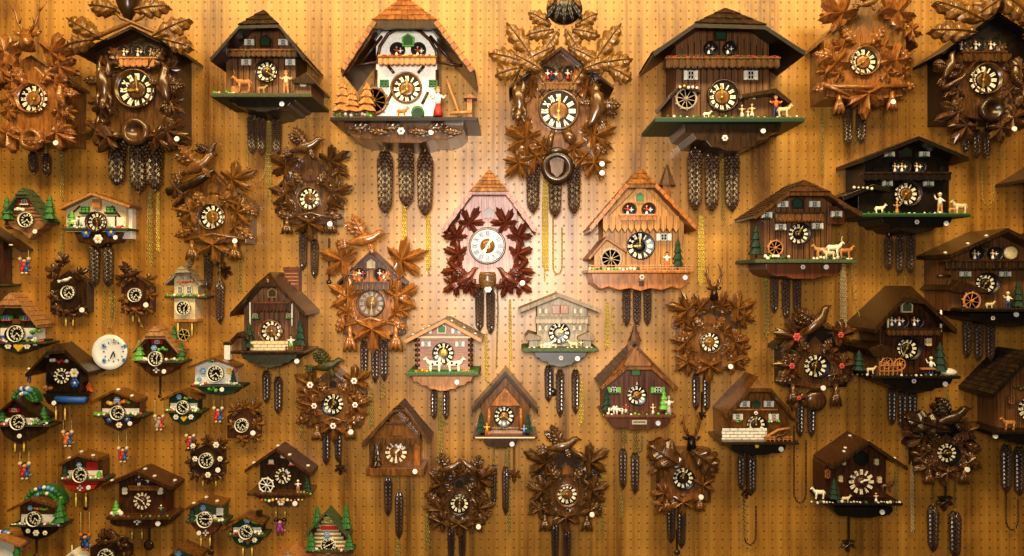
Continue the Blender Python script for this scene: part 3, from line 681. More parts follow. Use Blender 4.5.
c = carved('dark brown hunting clock with crossed rifles on its roof and three thick pine cones', (137, 90, 20), (96, 46, 173, 138), 36, 'walnut', 'dark', ((78, 52), (131, 26), (181, 50)), t=(8, 59), ring='walnut',
    leaves=[(96, 130, 200, 26), (107, 136, 235, 26), (168, 131, -20, 30), (156, 136, -50, 24)], weights=[(117, 138, 186, 17), (138, 141, 192, 16), (154, 137, 190, 17)], tag=(177, 139), wd=22)
for x, y, a, L in ((84, 28, 150, 34), (104, 8, 170, 26), (152, 9, 10, 28), (172, 29, 28, 34), (80, 44, 190, 24), (178, 44, -14, 24)): c.oak(x, y, a, L, 15, 50, 'oakleaf')
for fl in (-1, 1): c.twig([(131 + fl * 52, 44, 50, 2.8), (131 + fl * 26, 33, 51, 2.2), (131 - fl * 10, 18, 51, 1.7), (131 - fl * 24, 4, 51, 1.3)], 'amber', 'carved_rifle')
c.put(MB().tube([(128, -14, 46, 13), (128, -4, 47, 13), (128, 8, 48, 9), (128, 20, 48, 3)], 10), 'carved_game_bag', ['dark'])
c.balcony(118, 155, 58, 67, 45, 34, 'tan', None, 6)
for x in (125, 139, 152): c.dancer_window(x, 52, 5.2, 39, 'dark', 'cream', 'white')
c.hare(104, 56, 116, 19, 42, 'walnut')
c.bird(164, 84, 40, 75, 42, 'walnut', -1, True, .55)
c.put(MB().turn(137, 132, [(13.5, 40), (14, 44), (11, 46), (8, 45), (8, 41)], 28), 'carved_horn', ['walnut'])
c.bundle(150, 192, 270, 6, 3); c.bundle(158, 192, 255, 6, 2, 'brass'); c.chain([(129, 142, 12), (130, 196, 12)])

c = carved('tall hunting clock with lattice gable, game bag on top and horn below, top centre', (558.5, 111, 20.5), (522, 62, 598, 164), 38, 'brown', 'walnut', ((509, 86), (561, 46), (614, 86)), t=(6, 1), ring='walnut', mid='amber',
    leaves=[(526, 139, 150, 36), (519, 163, 225, 28), (536, 156, 250, 28), (543, 146, 200, 22), (574, 148, -30, 22), (595, 136, 25, 36), (594, 163, -55, 28), (583, 158, -70, 20)], weights=[(533, 163, 213, 14.5), (555, 176, 217, 14), (574, 163, 214, 14)], tag=(602, 164), wd=24)
c.tag(602, 173, 50)
for x, y, a, L in ((519, 40, 125, 36), (506, 58, 165, 30), (508, 72, 195, 22), (526, 62, 150, 30), (608, 42, 55, 38), (616, 62, 10, 28), (620, 74, -25, 22), (600, 64, 20, 30)): c.oak(x, y, a, L, 15, 53, 'oakleaf')
for x, y, a, L in ((540, 19, 150, 22), (586, 20, 30, 22), (540, 33, 190, 24), (586, 33, -10, 24), (551, 42, 235, 24), (573, 42, -55, 24), (536, 56, 205, 34), (586, 56, -25, 34)): c.oak(x, y, a, L, 12, 54, 'oakleaf')
mb = MB(); mb.turn(564, 11, [(17, 48), (18, 53), (13, 58), (5, 60)], 24, 0, True, .85)
for i in range(5): mb.oak(551 + i * 6.5, 14 - abs(i - 2) * 1.5, 60, -90 + (i - 2) * 16, 20, 7, 0, 0)
for i in range(4): mb.oak(552 + i * 8, 0, 58, 60 + i * 20, 16, 8, 1, 0)
c.put(mb, 'carved_game_bag', ['black', 'amber'])
mb = MB()
for i in range(-4, 5):
    for sg in (-1, 1):
        a, b = (560 + i * 9 - sg * 12, 66), (560 + i * 9 + sg * 12, 98); mb.tube([(a[0], a[1], 41, .6), (b[0], b[1], 41, .6)], 4)
c.put(mb, 'lattice', ['dark'])
c.box('shutter_hole', 'black', 556, 62, 561, 68, 42, 38)
for x in (549, 569): c.dancer_window(x, 74, 6.2, 41.5, 'black', 'white', 'red_paint')
c.figure(556, 79, 8, 45, 'white', 'navy', name='dancer'); c.balcony(538, 577, 83, 90, 46, 38, 'amber', None, 10)
c.hare(519, 76, 126, 18, 44, 'walnut')
c.bird(595, 104, 42, 72, 44, 'walnut', -1, True, .7); c.put(MB().tube([(590, 88, 46, 3), (597, 96, 48, 7), (598, 110, 48, 8), (592, 122, 48, 4), (584, 128, 48, 2)], 8), 'carved_pheasant', ['walnut'])
c.put(MB().tube([(549, 147, 47, 3.5), (551, 137, 48, 3.2), (553, 130, 48, 2)], 7).tube([(566, 130, 48, 5), (570, 138, 49, 6), (574, 142, 49, 4)], 8), 'carved_gun_dog', ['walnut'])
c.put(MB().turn(557, 168, [(15.5, 42), (16.5, 46), (13, 49), (10, 48), (9.5, 43)], 30).tube([(547, 153, 46, 3), (557, 150, 47, 3.6), (567, 153, 46, 3)], 8), 'carved_horn', ['dark'])
c.poly('horn_strap', 'walnut', [(549, 157), (565, 157), (563, 172), (557, 178), (551, 172)], 45, 40)
c.bundle(545, 178, 282, 6, 4, 'brass'); c.loop(553, 562, 215, 274, 6)

c = carved('orange carved clock with two large maple leaves above its brown dial, top right', (863, 62, 14.8), (824, 22, 906, 99), 30, 'orange', 'amber', ((816, 44), (867, -6), (918, 44)), t=(8, 7), mid='orange', ring='amber',
    leaves=[(842, 13, 130, 36), (897, 12, 50, 36), (912, 30, -20, 18), (836, 62, 110, 32), (895, 61, 70, 32), (868, 94, -90, 34)], stalks=[(839, 90, 114, 5), (892, 90, 111, 5)], weights=[(848, 104, 146, 9.5), (861, 108, 144, 9.5)], tag=(893, 102), door=(868, 38, 6, 'orange'))
c.twig([(824, 86, 37, 2.5), (865, 87, 38, 2), (907, 86, 37, 2.8)], 'orange'); c.twig([(824, 84, 37, 2.5), (850, 96, 38, 1.5)], 'orange')
c.bird(870, 3, 24, 10, 44, 'amber', 1, True); c.bundle(822, 115, 180, 5, 2)

c = carved('dark hunting clock with oak leaves and dancers, in the upper right corner', (983.5, 80, 16), (953, 40, 1030, 118), 38, 'walnut', 'black', ((943, 52), (998, 12), (1058, 50)), t=(6, 2), ring='walnut',
    leaves=[(958, 112, 200, 28), (966, 126, 240, 26), (1012, 118, -30, 28), (1022, 96, 10, 24), (1020, 70, 30, 24), (1000, 128, -70, 22)], weights=[(966, 126, 152, 8), (977, 130, 158, 8), (987, 128, 157, 8)], tag=(1014, 129), wd=22)
for x, y, a, L in ((958, 12, 155, 40), (952, 32, 175, 36), (1040, 14, 25, 40), (1044, 34, 5, 34), (985, 8, 215, 36), (1014, 8, -35, 36)): c.oak(x, y, a, L, 17, 52, 'oakleaf')
c.put(MB().turn(1000, 0, [(14, 46), (15, 50), (8, 54)], 22).tube([(1000, -26, 48, 3), (1000, -5, 50, 9), (1000, 10, 50, 5)], 9), 'carved_game_bag', ['dark'])
for x in (963, 977, 992): c.dancer_window(x, 45, 5.6, 41, 'black', 'cream', 'white')
c.balcony(963, 1007, 52, 62, 46, 38, 'walnut', None, 8); c.bird(950, 66, 30, 60, 42, 'walnut', 1, True, .6); c.bird(1016, 76, 30, 65, 42, 'walnut', -1, False)
c.twig([(944, 88, 44, 2.4), (962, 78, 46, 2), (975, 62, 46, 1.6)], 'walnut', 'carved_rifle')
c.put(MB().turn(990, 110, [(12, 42), (12.5, 46), (8, 48), (7, 44)], 24), 'carved_horn', ['dark'])
c.loop(982, 994, 160, 205, 6); c.chain([(1000, 125, 8), (1001, 165, 8)])

c = carved('brown bird-topped clock with gaping stump branch, below the left hunting clock', (213, 217, 13.5), (184, 192, 246, 243), 26, 'amber', 'brown', ((172, 204), (213, 170), (252, 204)), t=(11, 30), ring='walnut', mid='amber',
    leaves=[(233, 179, 25, 32), (237, 212, 10, 28), (191, 212, 170, 28), (213, 245, -90, 30), (226, 200, 40, 18)], stalks=[(192, 240, 260, 6), (235, 240, 260, 6)], weights=[(208, 250, 289, 8.5), (220, 281, 324, 9)], tag=(235, 241), door=(212, 188, 4.5, 'amber'))
c.twig([(168, 192, 34, 4.6), (180, 189, 35, 4.2), (198, 180, 36, 4), (214, 170, 36, 3)], 'dark', 'carved_stump'); c.leaf(176, 188, 190, 18, 38, 'walnut')
c.bird(199, 166, 40, 22, 36, 'amber', 1, True, 1.0); c.bird(210, 152, 22, 40, 36, 'redbrown', 1, True)
c.twig([(186, 240, 31, 1.6), (213, 234, 32, 1.6), (244, 239, 31, 1.6)], 'amber'); c.bundle(240, 255, 296, 5, 2); c.pendulum(224, 262, 272, 12, 'redbrown', True, 6)

c = carved('dark walnut bird-topped clock with double doors, beside the bird clock under the first chalet', (310, 199, 12), (283, 168, 337, 225), 26, 'walnut', 'walnut', ((277, 186), (310, 150), (342, 186)), t=(3, 0), ring='walnut',
    leaves=[(286, 165, 150, 30), (331, 161, 30, 30), (286, 194, 160, 27), (333, 192, 20, 27), (309, 223, -90, 28), (339, 172, -20, 16)], stalks=[(287, 218, 234, 5), (331, 218, 233, 5)], weights=[(303, 232, 270, 8.5), (314.5, 240, 278, 8.5)], tag=(330, 224))
for x in (306.2, 313.8): c.emblem(x, 177, 3.6, 30, 'redbrown', 'walnut')
c.bird(307, 147, 36, 12, 38, 'walnut', 1, True, .8); c.twig([(285, 219, 31, 1.6), (310, 213, 32, 1.6), (336, 219, 31, 1.6)], 'walnut')
c.pendulum(329, 238, 282, 10, 'dark', False, 2.6)

c = carved('bright orange maple leaf clock with two dancer windows above a grey dial', (371.5, 303.5, 14), (343, 262, 402, 335), 28, 'orange', 'redbrown', ((337, 282), (371, 250), (406, 282)), style='grey', t=(12, 30), ring='redbrown', mid='brownface',
    leaves=[(342, 260, 160, 38), (402, 260, 20, 38), (348, 297, 150, 34), (397, 297, 30, 34), (372, 329, -90, 36)], stalks=[(350, 324, 352, 6), (396, 324, 352, 6)], weights=[(364, 341, 380, 8), (375, 343, 383, 8), (384, 340, 381, 8)])
for x in (360.5, 381): c.dancer_window(x, 274, 6, 32, 'redbrown', 'white', 'red_paint')
c.balcony(353, 389, 283, 291, 37, 28, 'walnut', 'redbrown', 7); c.emblem(371, 264, 5, 33, 'grey', 'redbrown')
c.bird(366, 240, 40, 6, 42, 'orange', 1, True, 1.0)
c.twig([(345, 326, 33, 1.8), (371, 318, 34, 1.8), (400, 326, 33, 1.8)], 'orange'); c.bundle(383, 384, 400, 5, 2); c.loop(347, 356, 250, 322, 5)

c = carved('olive brown carved bird clock with small white flowers on its leaves', (333.5, 404, 10.5), (306, 380, 359, 428), 24, 'brown', 'walnut', ((300, 394), (332, 367), (364, 394)), style='slate', ring='dark', t=(7, 0),
    leaves=[(310, 385, 150, 27, 'white'), (354, 381, 30, 27, 'white'), (314, 406, 165, 24, 'white'), (355, 405, 15, 24, 'white'), (333, 426, -90, 26, 'white'), (308, 395, 190, 16)], stalks=[(317, 424, 440, 4.5), (350, 424, 439, 4.5)], weights=[(326, 432, 465, 7.5), (338, 432, 462, 7.5)], tag=(351, 432), door=(333, 384, 4.2, 'black'))
c.bird(328, 366, 32, 6, 34, 'olive', 1, True, .8); c.pendulum(340, 455, 470, 12, 'dark', True, 5); c.twig([(312, 424, 29, 1.4), (333, 418, 30, 1.4), (356, 424, 29, 1.4)], 'brown'); c.bundle(301, 392, 440, 5, 2)

c = carved('dark carved clock crowned by two birds, near the bottom edge left of centre', (459.5, 503.5, 10.5), (434, 480, 485, 525), 24, 'walnut', 'dark', ((428, 492), (458, 463), (485, 492)), t=(6, 1), ring='dark',
    leaves=[(441, 484, 140, 22), (479, 479, 30, 28), (440, 510, 180, 24), (479, 508, 10, 24), (441, 522, 215, 20), (474, 524, -50, 18), (459, 524, -90, 22)], weights=[(451, 528, 560, 7.5), (462, 526, 560, 7.5)], tag=(478.5, 526.7), door=(459, 484, 4.5, 'black'))
c.bird(450, 468, 26, 10, 36, 'walnut', 1, True); c.bird(470, 467, 22, 20, 35, 'walnut', -1, True); c.leaf(459, 472, 90, 16, 38, 'walnut'); c.bundle(427, 510, 556, 6, 3); c.bundle(440, 398, 470, 5, 3)

c = carved('dark brown carved bird clock with small door, left of the stag head clock', (567, 494, 11.5), (538, 462, 598, 516), 25, 'walnut', 'dark', ((531, 476), (566, 444), (601, 476)), t=(8, 46), ring='brown',
    leaves=[(545, 463, 155, 32), (590, 462, 28, 32), (543, 490, 170, 26), (592, 490, 10, 26), (541, 508, 210, 22), (590, 510, -30, 20), (566, 517, -90, 26), (552, 474, 120, 18)], stalks=[(545, 514, 531, 5), (587, 514, 531, 5)], weights=[(555, 522, 560, 8), (567, 528, 562, 8)], tag=(592, 514.5), door=(567, 470, 5, 'brown'))
c.bird(563, 446, 36, 8, 36, 'walnut', 1, True, .9); c.bundle(602, 470, 540, 5, 2)

c = carved('brown clock topped by a black stag head with antlers, bottom right of centre', (683, 478, 10.8), (656, 452, 711, 503), 24, 'brown', 'walnut', None, style='slate', ring='dark', t=(12, 3),
    fol=0, leaves=[(664, 493, 190, 20), (703, 485, 30, 22), (683, 502, -90, 22), (664, 505, 230, 18)], stalks=[(667, 496, 512, 4), (700, 496, 511, 4)], weights=[(671, 506, 543, 9), (681.5, 508, 548, 9)], tag=(701, 497))
c.poly('carved_front', 'brown', [(662, 500), (660, 470), (672, 456), (684, 450), (696, 456), (706, 470), (704, 500)], 28, 22)
c.oak(666, 455, 150, 32, 24, 34, 'walnut', lobes=3, deep=.15, name='carved_roof_leaf'); c.oak(704, 459, -35, 30, 20, 34, 'walnut', lobes=4, deep=.25, name='carved_roof_leaf')
c.leaf(661, 467, 215, 20, 32, 'brown'); c.leaf(710, 468, -30, 16, 32, 'brown')
c.deer(691.5, 440, 17, 34, 'black', True, 'brown'); c.pendulum(677, 530, 552, 10, 'dark', False, 3)

c = carved('brown carved clock with a small deer on top, right of the yellow plank chalet', (709.5, 342, 11), (682, 312, 741, 370), 26, 'brown', 'walnut', ((676, 326), (709, 298), (747, 326)), t=(5, 46), ring='walnut', mid='amber',
    leaves=[(687, 310, 165, 30), (738, 309, 20, 30), (684, 321, 205, 18), (744, 316, -25, 20), (686, 342, 170, 22), (735, 342, 10, 24), (688, 362, 215, 24), (734, 362, -35, 22), (710, 366, -90, 26), (700, 308, 110, 22), (722, 306, 70, 22)], weights=[(696, 374, 410, 8), (706.5, 374, 411, 8)], tag=(730.5, 366.5), door=(709, 319, 5, 'brown'))
c.deer(714, 290, 15, 40, 'dark', True, 'brown'); c.pendulum(702, 392, 416, 10, 'dark', True, 4)

c = carved('very dark carved bird clock with pink flowers on its leaves, right side', (815.5, 366, 12), (785, 336, 847, 387), 26, 'walnut', 'black', ((776, 346), (815, 318), (852, 346)), style='slate', ring='dark', t=(12, 31),
    leaves=[(797, 337, 170, 34, 'rose'), (841, 335, 20, 26, 'rose'), (792, 366, 175, 26, 'rose'), (842, 366, 10, 24, 'rose'), (799, 398, 250, 20, 'rose'), (806, 326, 130, 24)], stalks=[(793, 384, 404, 5), (836, 384, 406, 5)], weights=[(800, 394, 437, 8.5), (811.5, 400, 437, 8.5)], tag=(823, 388))
c.bird(818, 322, 40, 40, 34, 'walnut', 1, True, .8); c.put(MB().turn(814, 400, [(10, 20), (10.5, 24), (6, 26), (2, 26.5)], 22), 'carved_nest', ['walnut']); c.loop(794, 806, 425, 503, 5, 'dark')

c = carved('dark carved eagle clock with two cones hanging low, in the lower right corner', (947, 453, 10), (925, 434, 972, 472), 26, 'walnut', 'black', ((914, 446), (947, 416), (980, 446)), style='slate', ring='dark', t=(2, 45), 
    leaves=[(922, 437, 165, 26), (967, 431, 20, 22), (928, 466, 205, 20), (968, 462, -20, 20), (947, 472, -90, 22)], stalks=[(929, 468, 484, 4.5), (964, 468, 484, 4.5)], weights=[(933, 506, 552, 11), (955, 512, 558, 11.5)], tag=(967, 469.5))
c.bird(952, 418, 40, 14, 36, 'dark', 1, True, .8); c.oak(925, 423, 165, 38, 18, 36, 'dark'); c.pendulum(946, 470, 503, 14, 'dark', True, 7); c.chain([(933, 470, 14), (933, 504, 14)]); c.chain([(955, 470, 14), (955, 510, 14)])
c.bundle(912, 462, 540, 5, 2, 'string')

# small carved quartz clocks
def mini_carved(label, dial, box, mat, bmat, leaves, tag=None, t=(4, 40), d=16, rods=None, bird=None, flowers=()):
    x, y, r = dial; c = Clock(x, y, label, group=G3, zf=.6); x0, y0, x1, y1 = box
    c.poly('clock_case', bmat, [(x0, y1), (x0, y0 + .3 * (y1 - y0)), ((x0 + x1) / 2, y0), (x1, y0 + .3 * (y1 - y0)), (x1, y1)], d)
    leafset(c, mat, d + 3, [(a, b_, g, L_ * .7) for a, b_, g, L_ in leaves]); c.dial(x, y, r, d + 5, 'quartz', t)
    if bird: c.bird(bird[0], bird[1], bird[2], 8, d + 8, bird[3], 1, bird[4])
    for f in flowers: c.flower(f[0], f[1], f[2], d + 11, 'white')
    if rods: c.brass(*rods, d - 4)
    if tag: c.tag(tag[0], tag[1], d + 11)
    return c
c = mini_carved('small dark carved clock with a white bird above its dial, below the log cabin', (69, 292.5, 6.8), (50, 270, 88, 312), 'walnut', 'dark', [(53, 272, 160, 22), (78, 274, 30, 20), (62, 261, 120, 20), (54, 296, 190, 18), (57, 309, 220, 18), (80, 309, -50, 18), (69, 313, -90, 18)], (82, 310), (4, 38), 16, (66, 73, 316, 326), (66, 280, 12, 'white', False))
c.bundle(62, 232, 262, 4, 2)
c = mini_carved('tiny reddish carved clock left of the little tower clock', (136, 295, 7), (121, 276, 151, 312), 'amber', 'redbrown', [(122, 281, 150, 20), (148, 280, 30, 18), (130, 274, 110, 16), (124, 299, 190, 16), (149, 295, 0, 16), (125, 309, 220, 14), (147, 309, -40, 14), (136, 311, -90, 18)], (146, 305), (7, 22), 16, (133, 139, 314, 322), (131, 275, 22, 'redbrown', True))
c.chain([(138, 318, 10), (144, 330, 10)])
c = mini_carved('small brown carved maple clock without figures, right of the white house clock', (242.5, 425, 7), (227, 407, 259, 438), 'amber', 'redbrown', [(235, 410, 130, 20), (253, 409, 40, 20), (232, 425, 180, 14), (256, 424, 0, 18), (255, 437, -45, 16), (242, 439, -90, 18), (243, 406, 90, 14)], (253, 433), (4, 36), 14)
c = mini_carved('small dark carved clock scattered with white edelweiss flowers', (207, 460, 7.5), (190, 444, 223, 475), 'walnut', 'dark', [(192, 447, 145, 20), (219, 446, 35, 20), (191, 462, 190, 16), (221, 462, -5, 16), (194, 475, 230, 15), (218, 475, -50, 15), (207, 477, -90, 16), (206, 442, 90, 16)], (218, 470), (6, 10), 14, (203, 216, 481, 486), None, [(216, 445, 3.4), (220, 459, 3), (195, 459, 3), (193, 446, 2.8), (208, 475, 3.2)])
c.swing(190, 441, 15, 434, 14)
c = mini_carved('small brown carved bird clock cut off by the bottom edge at the lower left', (107, 556, 8), (90, 536, 128, 575), 'walnut', 'dark', [(101, 541, 120, 16), (120, 544, 40, 18), (126, 558, 0, 18), (104, 536, 120, 16)], None, (10, 10), 16, None, (116, 540, 18, 'walnut', True))

# ================================================================ chalet clocks
def chalet(label, roof, d, rmat, body, bd, bmat, dial, plat=None, apron=None, weights=(), tag=None, hip=None, hd=10, th=3, tiles=None, barge=None, style='wood', t=(10, 10), ring='dark', mid=None, pmat='dark', amat=None, ast=0, pth=3, lawn=None, wd=16, group=G2, ddz=4, tsize=4.5, bt=3.2, wmat='cone', td=None, rods=None, ad=None, zf=1.0):
    x, y, r = dial; c = Clock(x, y, label, group=group, zf=zf)
    c.roof(*roof, d, rmat, hip, hd, th, 0, tiles, barge, bt, tsize); c.body(body[0], body[1], body[2], bd, bmat)
    c.dial(x, y, r, bd + ddz, style, t, ring, mid)
    pd = d if plat is None or len(plat) < 4 else plat[3]
    if plat: c.platform(plat[0], plat[1], plat[2], pd, pmat, pth, None, 0, lawn)
    if apron: c.apron(*apron, ad or pd - 9, amat or pmat, 0, ast)
    yb = apron[3] - 4 if apron else body[2]
    for w_ in weights: c.weight(w_[0], w_[1], w_[2], w_[3], wd, yb, wmat)
    if rods: c.brass(*rods)
    if tag: c.tag(tag[0], tag[1], td or (pd - 6 if apron else bd + 3))
    c.d, c.bd = d, bd
    return c

def joints(c, x0, x1, n, xc, ytop, slope, yb, d, mat='black'):
    mb = MB()
    for i in range(1, n):
        x = x0 + (x1 - x0) * i / n; y = ytop + abs(x - xc) * slope
        if y < yb - 2: mb.box(x - .35, y, x + .35, yb, d + .35, d - 1)
    c.put(mb, 'board_joint', [mat])
c = chalet('dark chalet clock with deer and woodcutter on a green ledge, third in the top row', ((210, 58), (264, 10), (305, 57)), 56, 'dark', (226, 296, 96), 34, 'boards', (267, 72, 11.5), (210, 312, 94), (228, 297, 97, 112), [(252, 114, 154, 9.5), (261, 116, 155, 9), (276.5, 116, 156, 9.5)], (282, 104), ((239, 25), (279, 24)), 16, 3, 'darkshingle', 'black', t=(12, 20), pmat='ledge', amat='black', lawn='moss')
joints(c, 226, 296, 12, 262, 30, .9, 93, 34, 'black')
c.balcony(226, 297, 50, 57, 46, 34, 'walnut', 'brown', 14); c.emblem(265, 41, 5, 37, 'deepgreen')
for x, y in ((249, 42), (283, 42), (246, 62), (290, 62)): c.window(x, y, 4.5, 6, 37, 'white', 'white')
c.animal(243, 92, 18, 46, 'tan', -1, True); c.figure(286, 93, 22, 48, 'cream', 'tan', 'tan'); c.animal(262, 93, 9, 50, 'fur'); c.box('log_pile', 'tan', 231, 86, 250, 93, 42, 34)
c.poly('side_roof', 'dark', [(292, 80), (306, 72), (316, 82), (316, 84), (292, 83)], 48, 0); c.box('side_shed', 'boards', 294, 82, 311, 94, 42, 0); c.window(303, 84, 6, 5, 43, 'white', None, 'cream')
c.clump(213, 235, 93, 52, ['moss', 'cream', 'lime'], 9, 1.6); c.bundle(269, 112, 205, 8, 3); c.loop(248, 266, 150, 182, 6)

c = chalet('large white half-timbered chalet with orange tiled roof cap and water wheel, top row', ((341, 68), (404, -4), (474, 70)), 62, 'dark', (376, 437, 116), 40, 'white', (407, 89, 15.8), (330, 478, 117), (344, 464, 120, 143), [(385, 152, 214, 16.5), (406, 147, 207, 16.5), (425, 153, 216, 17)], (431, 132.5), ((373, 20), (437, 20)), 20, 4, 'tile', 'dark', t=(8, 0), ring='brown', mid='amber', pmat='black', amat='walnut', ast=2, pth=4, wd=22, tsize=7, bt=8)
mb = MB()
for p in ([(377, 60), (380, 46), (388, 34), (399, 27.5), (409, 27), (420, 31), (430, 40), (436, 50), (438, 60)],): mb.tube([(a, b, 43, 1.7) for a, b in p], 6)
for a in ([(376, 70), (376, 115)], [(437, 70), (437, 115)], [(362, 62), (382, 36)], [(452, 62), (430, 36)], [(350, 66), (378, 62)], [(462, 66), (437, 62)], [(386, 104), (392, 92)], [(428, 92), (422, 104)], [(388, 66), (394, 73)], [(424, 66), (418, 73)]): mb.box(0, 0, 0, 0, 41, 41) if False else mb.tube([(a[0][0], a[0][1], 42, 1.5), (a[1][0], a[1][1], 42, 1.5)], 4)
c.put(mb, 'timber_frame', ['redbrown'])
c.rim((341, 68), (373, 20), 9, 5, 62, 'tile'); c.rim((437, 20), (474, 70), 9, 5, 62, 'tile')
c.balcony(378, 436, 57, 65, 52, 40, 'tan', 'amber', 11, 'yellow_paint'); c.emblem(408, 40, 5.6, 43, 'emblem', 'lime')
for x in (398, 419): c.dancer_window(x, 51, 6.6, 42, 'black', 'red_paint', 'white')
for x in (384, 433): c.window(x, 83, 9, 7, 43, 'green', None, 'fir'); 
for x, h in ((343, 36), (352, 28), (367, 34)): c.fir(x, 116, h, 21, 54, 'tan', 'brown', 4)
c.wheel(374, 101, 14, 49, 'brown', 10); c.clump(333, 372, 115, 57, ['moss', 'stonewhite', 'lime'], 14, 2); c.figure(438, 116, 29, 53, 'white', 'red_paint', 'tan', True)
c.twig([(447, 80, 48, 1.4), (460, 116, 52, 1.6)], 'tan', 'carved_beam'); c.twig([(450, 113, 54, 1.8), (472, 112, 54, 1.8)], 'tan', 'water_trough'); c.box('trough_post', 'tan', 467, 96, 472, 117, 52, 46); c.poly('trough_roof', 'tile', [(463, 98), (470, 93), (477, 98)], 56, 44)
c.put(MB().turn(418, 113, [(6.5, 43), (6.5, 46), (5, 47)], 22).turn(418, 113, [(5, 46), (5, 47.4)], 20, 1, False), 'mill_opening', ['green', 'fir']); c.animal(402, 117, 11, 50, 'orange_paint')
for i, (x, a) in enumerate(((360, 10), (378, 170), (392, 5), (418, 175), (436, 8), (452, 170))): c.oak(x, 127 + (i % 2) * 5, a, 19, 7, 55, 'walnut', name='carved_apron_leaf')
c.flower(401, 131, 4, 56, 'white', 'steel'); c.bundle(404, 144, 250, 10, 3, 'brass'); c.bundle(428, 205, 280, 7, 3, 'brass')
mb = MB()
for x in (385, 406, 425): mb.tube([(x, 141, 22, .6), (x + 1.5, 146, 22, .7), (x, 150, 22, .6)], 5)
c.put(mb, 'weight_hook', ['steel'])

c = chalet('large dark chalet with green ledge, long balcony and three thick cones, top row', ((653, 52), (725, 8), (805, 51)), 62, 'black', (676, 769, 117), 40, 'boards', (722, 97, 16.3), (655, 805, 118), (682, 782, 121, 151), [(695, 149, 211, 15.5), (712, 152, 212, 15.5), (732, 152, 212, 15.5)], (763, 131), ((695, 23), (765, 25)), 20, 4, 'darkshingle', 'black', t=(12, 0), ring='dark', mid='amber', pmat='deepgreen', amat='dark', lawn='moss', wd=22, pth=4, bt=4)
joints(c, 676, 769, 15, 723, 28, .5, 117, 40, 'black')
c.balcony(666, 780, 58, 68, 54, 40, 'walnut', 'brown', 18, 'ledge'); c.emblem(721, 34, 5.5, 43, 'deepgreen')
for x in (710, 729): c.dancer_window(x, 49, 6, 43, 'black', 'navy', 'white')
for x in (691, 751): c.window(x, 75, 6.5, 9, 43, 'white', 'white')
c.poly('side_roof', 'dark', [(668, 96), (682, 83), (701, 90), (701, 93), (682, 87), (670, 99)], 56, 0); c.clump(678, 699, 87, 57, ['ivory', 'yellow_paint'], 5, 1.5, 'snow_patches'); c.wheel(686, 99, 11, 52, 'grey', 10); c.box('mill_shed', 'boards', 672, 94, 700, 117, 46, 0)
c.poly('side_roof', 'dark', [(742, 94), (776, 88), (792, 101), (790, 104), (774, 93), (742, 98)], 56, 0); c.box('side_shed', 'boards', 744, 97, 782, 117, 44, 0)
c.window(752, 97, 10, 4, 46, 'cream', None, 'void')
for x, h in ((742, 12), (752, 13), (748, 8)): c.figure(x, 117, h, 54, 'cream', 'stonewhite', 'cream', True)
c.figure(776, 117, 22, 53, 'orange_paint', 'navy', 'tan'); c.animal(784, 117, 14, 56, 'cream'); c.animal(707, 118, 8, 57, 'ivory')
c.clump(658, 800, 117.2, 59, ['moss', 'ivory', 'lime'], 22, 1.5); c.flower(725, 138, 3.4, 56, 'white', 'tan'); c.bundle(701, 215, 290, 7, 4, 'brass'); c.bundle(723, 150, 225, 12, 2)

c = chalet('black chalet with wide thin roof, dancers and thin green ledge, upper right', ((864, 158), (919, 136), (969, 157)), 52, 'black', (864, 949, 214), 34, 'black', (906, 194, 13), (862, 971, 214), (881, 953, 217, 233), [(889, 236, 270, 8.5), (900, 236, 274, 8.5), (911, 234, 273, 8.5)], (946, 223.5), None, 10, 4, None, None, t=(1, 35), ring='dark', mid='brown', pmat='deepgreen', amat='black', lawn='green', pth=3)
c.balcony(864, 951, 173, 181, 44, 34, 'black', 'dark', 12); c.emblem(907, 152, 4.6, 36, 'deepgreen')
for x in (890, 925): c.window(x, 154, 4.6, 5, 36, 'white', 'white', box='green')
for x in (888, 929): c.window(x, 183, 4.6, 6, 36, 'white', 'white', box='green')
for x in (896, 903, 918): c.dancer_window(x, 167, 5.6, 37, 'black', 'cream', 'white')
for x in (876, 943): c.put(MB().turn(x, 170, [(4.2, 34), (4.2, 36), (3.4, 36.3)], 16), 'arched_window', ['void'])
c.poly('side_roof', 'black', [(842, 196), (874, 184), (890, 188), (890, 192), (872, 189), (844, 201)], 50, 0); c.clump(852, 874, 188.5, 51, ['ivory', 'stonewhite'], 5, 1.5, 'snow_patches'); c.box('side_shed', 'black', 858, 190, 888, 214, 38, 0)
c.figure(940, 213, 20, 44, 'white', 'fur', 'ivory', arms=(.5, .2)); c.figure(897, 214, 13, 44, 'fur', 'tan', 'tan', True); c.animal(880, 214, 11, 46, 'ivory'); c.animal(960, 214, 15, 46, 'cream', -1); c.animal(953, 214, 9, 46, 'fur')
c.clump(866, 968, 213.4, 49, ['green', 'moss', 'ivory'], 20, 1.4); c.flower(917, 222, 2.6, 45, 'white', 'red_paint'); c.chain([(857, 115, 4), (854, 150, 4)])

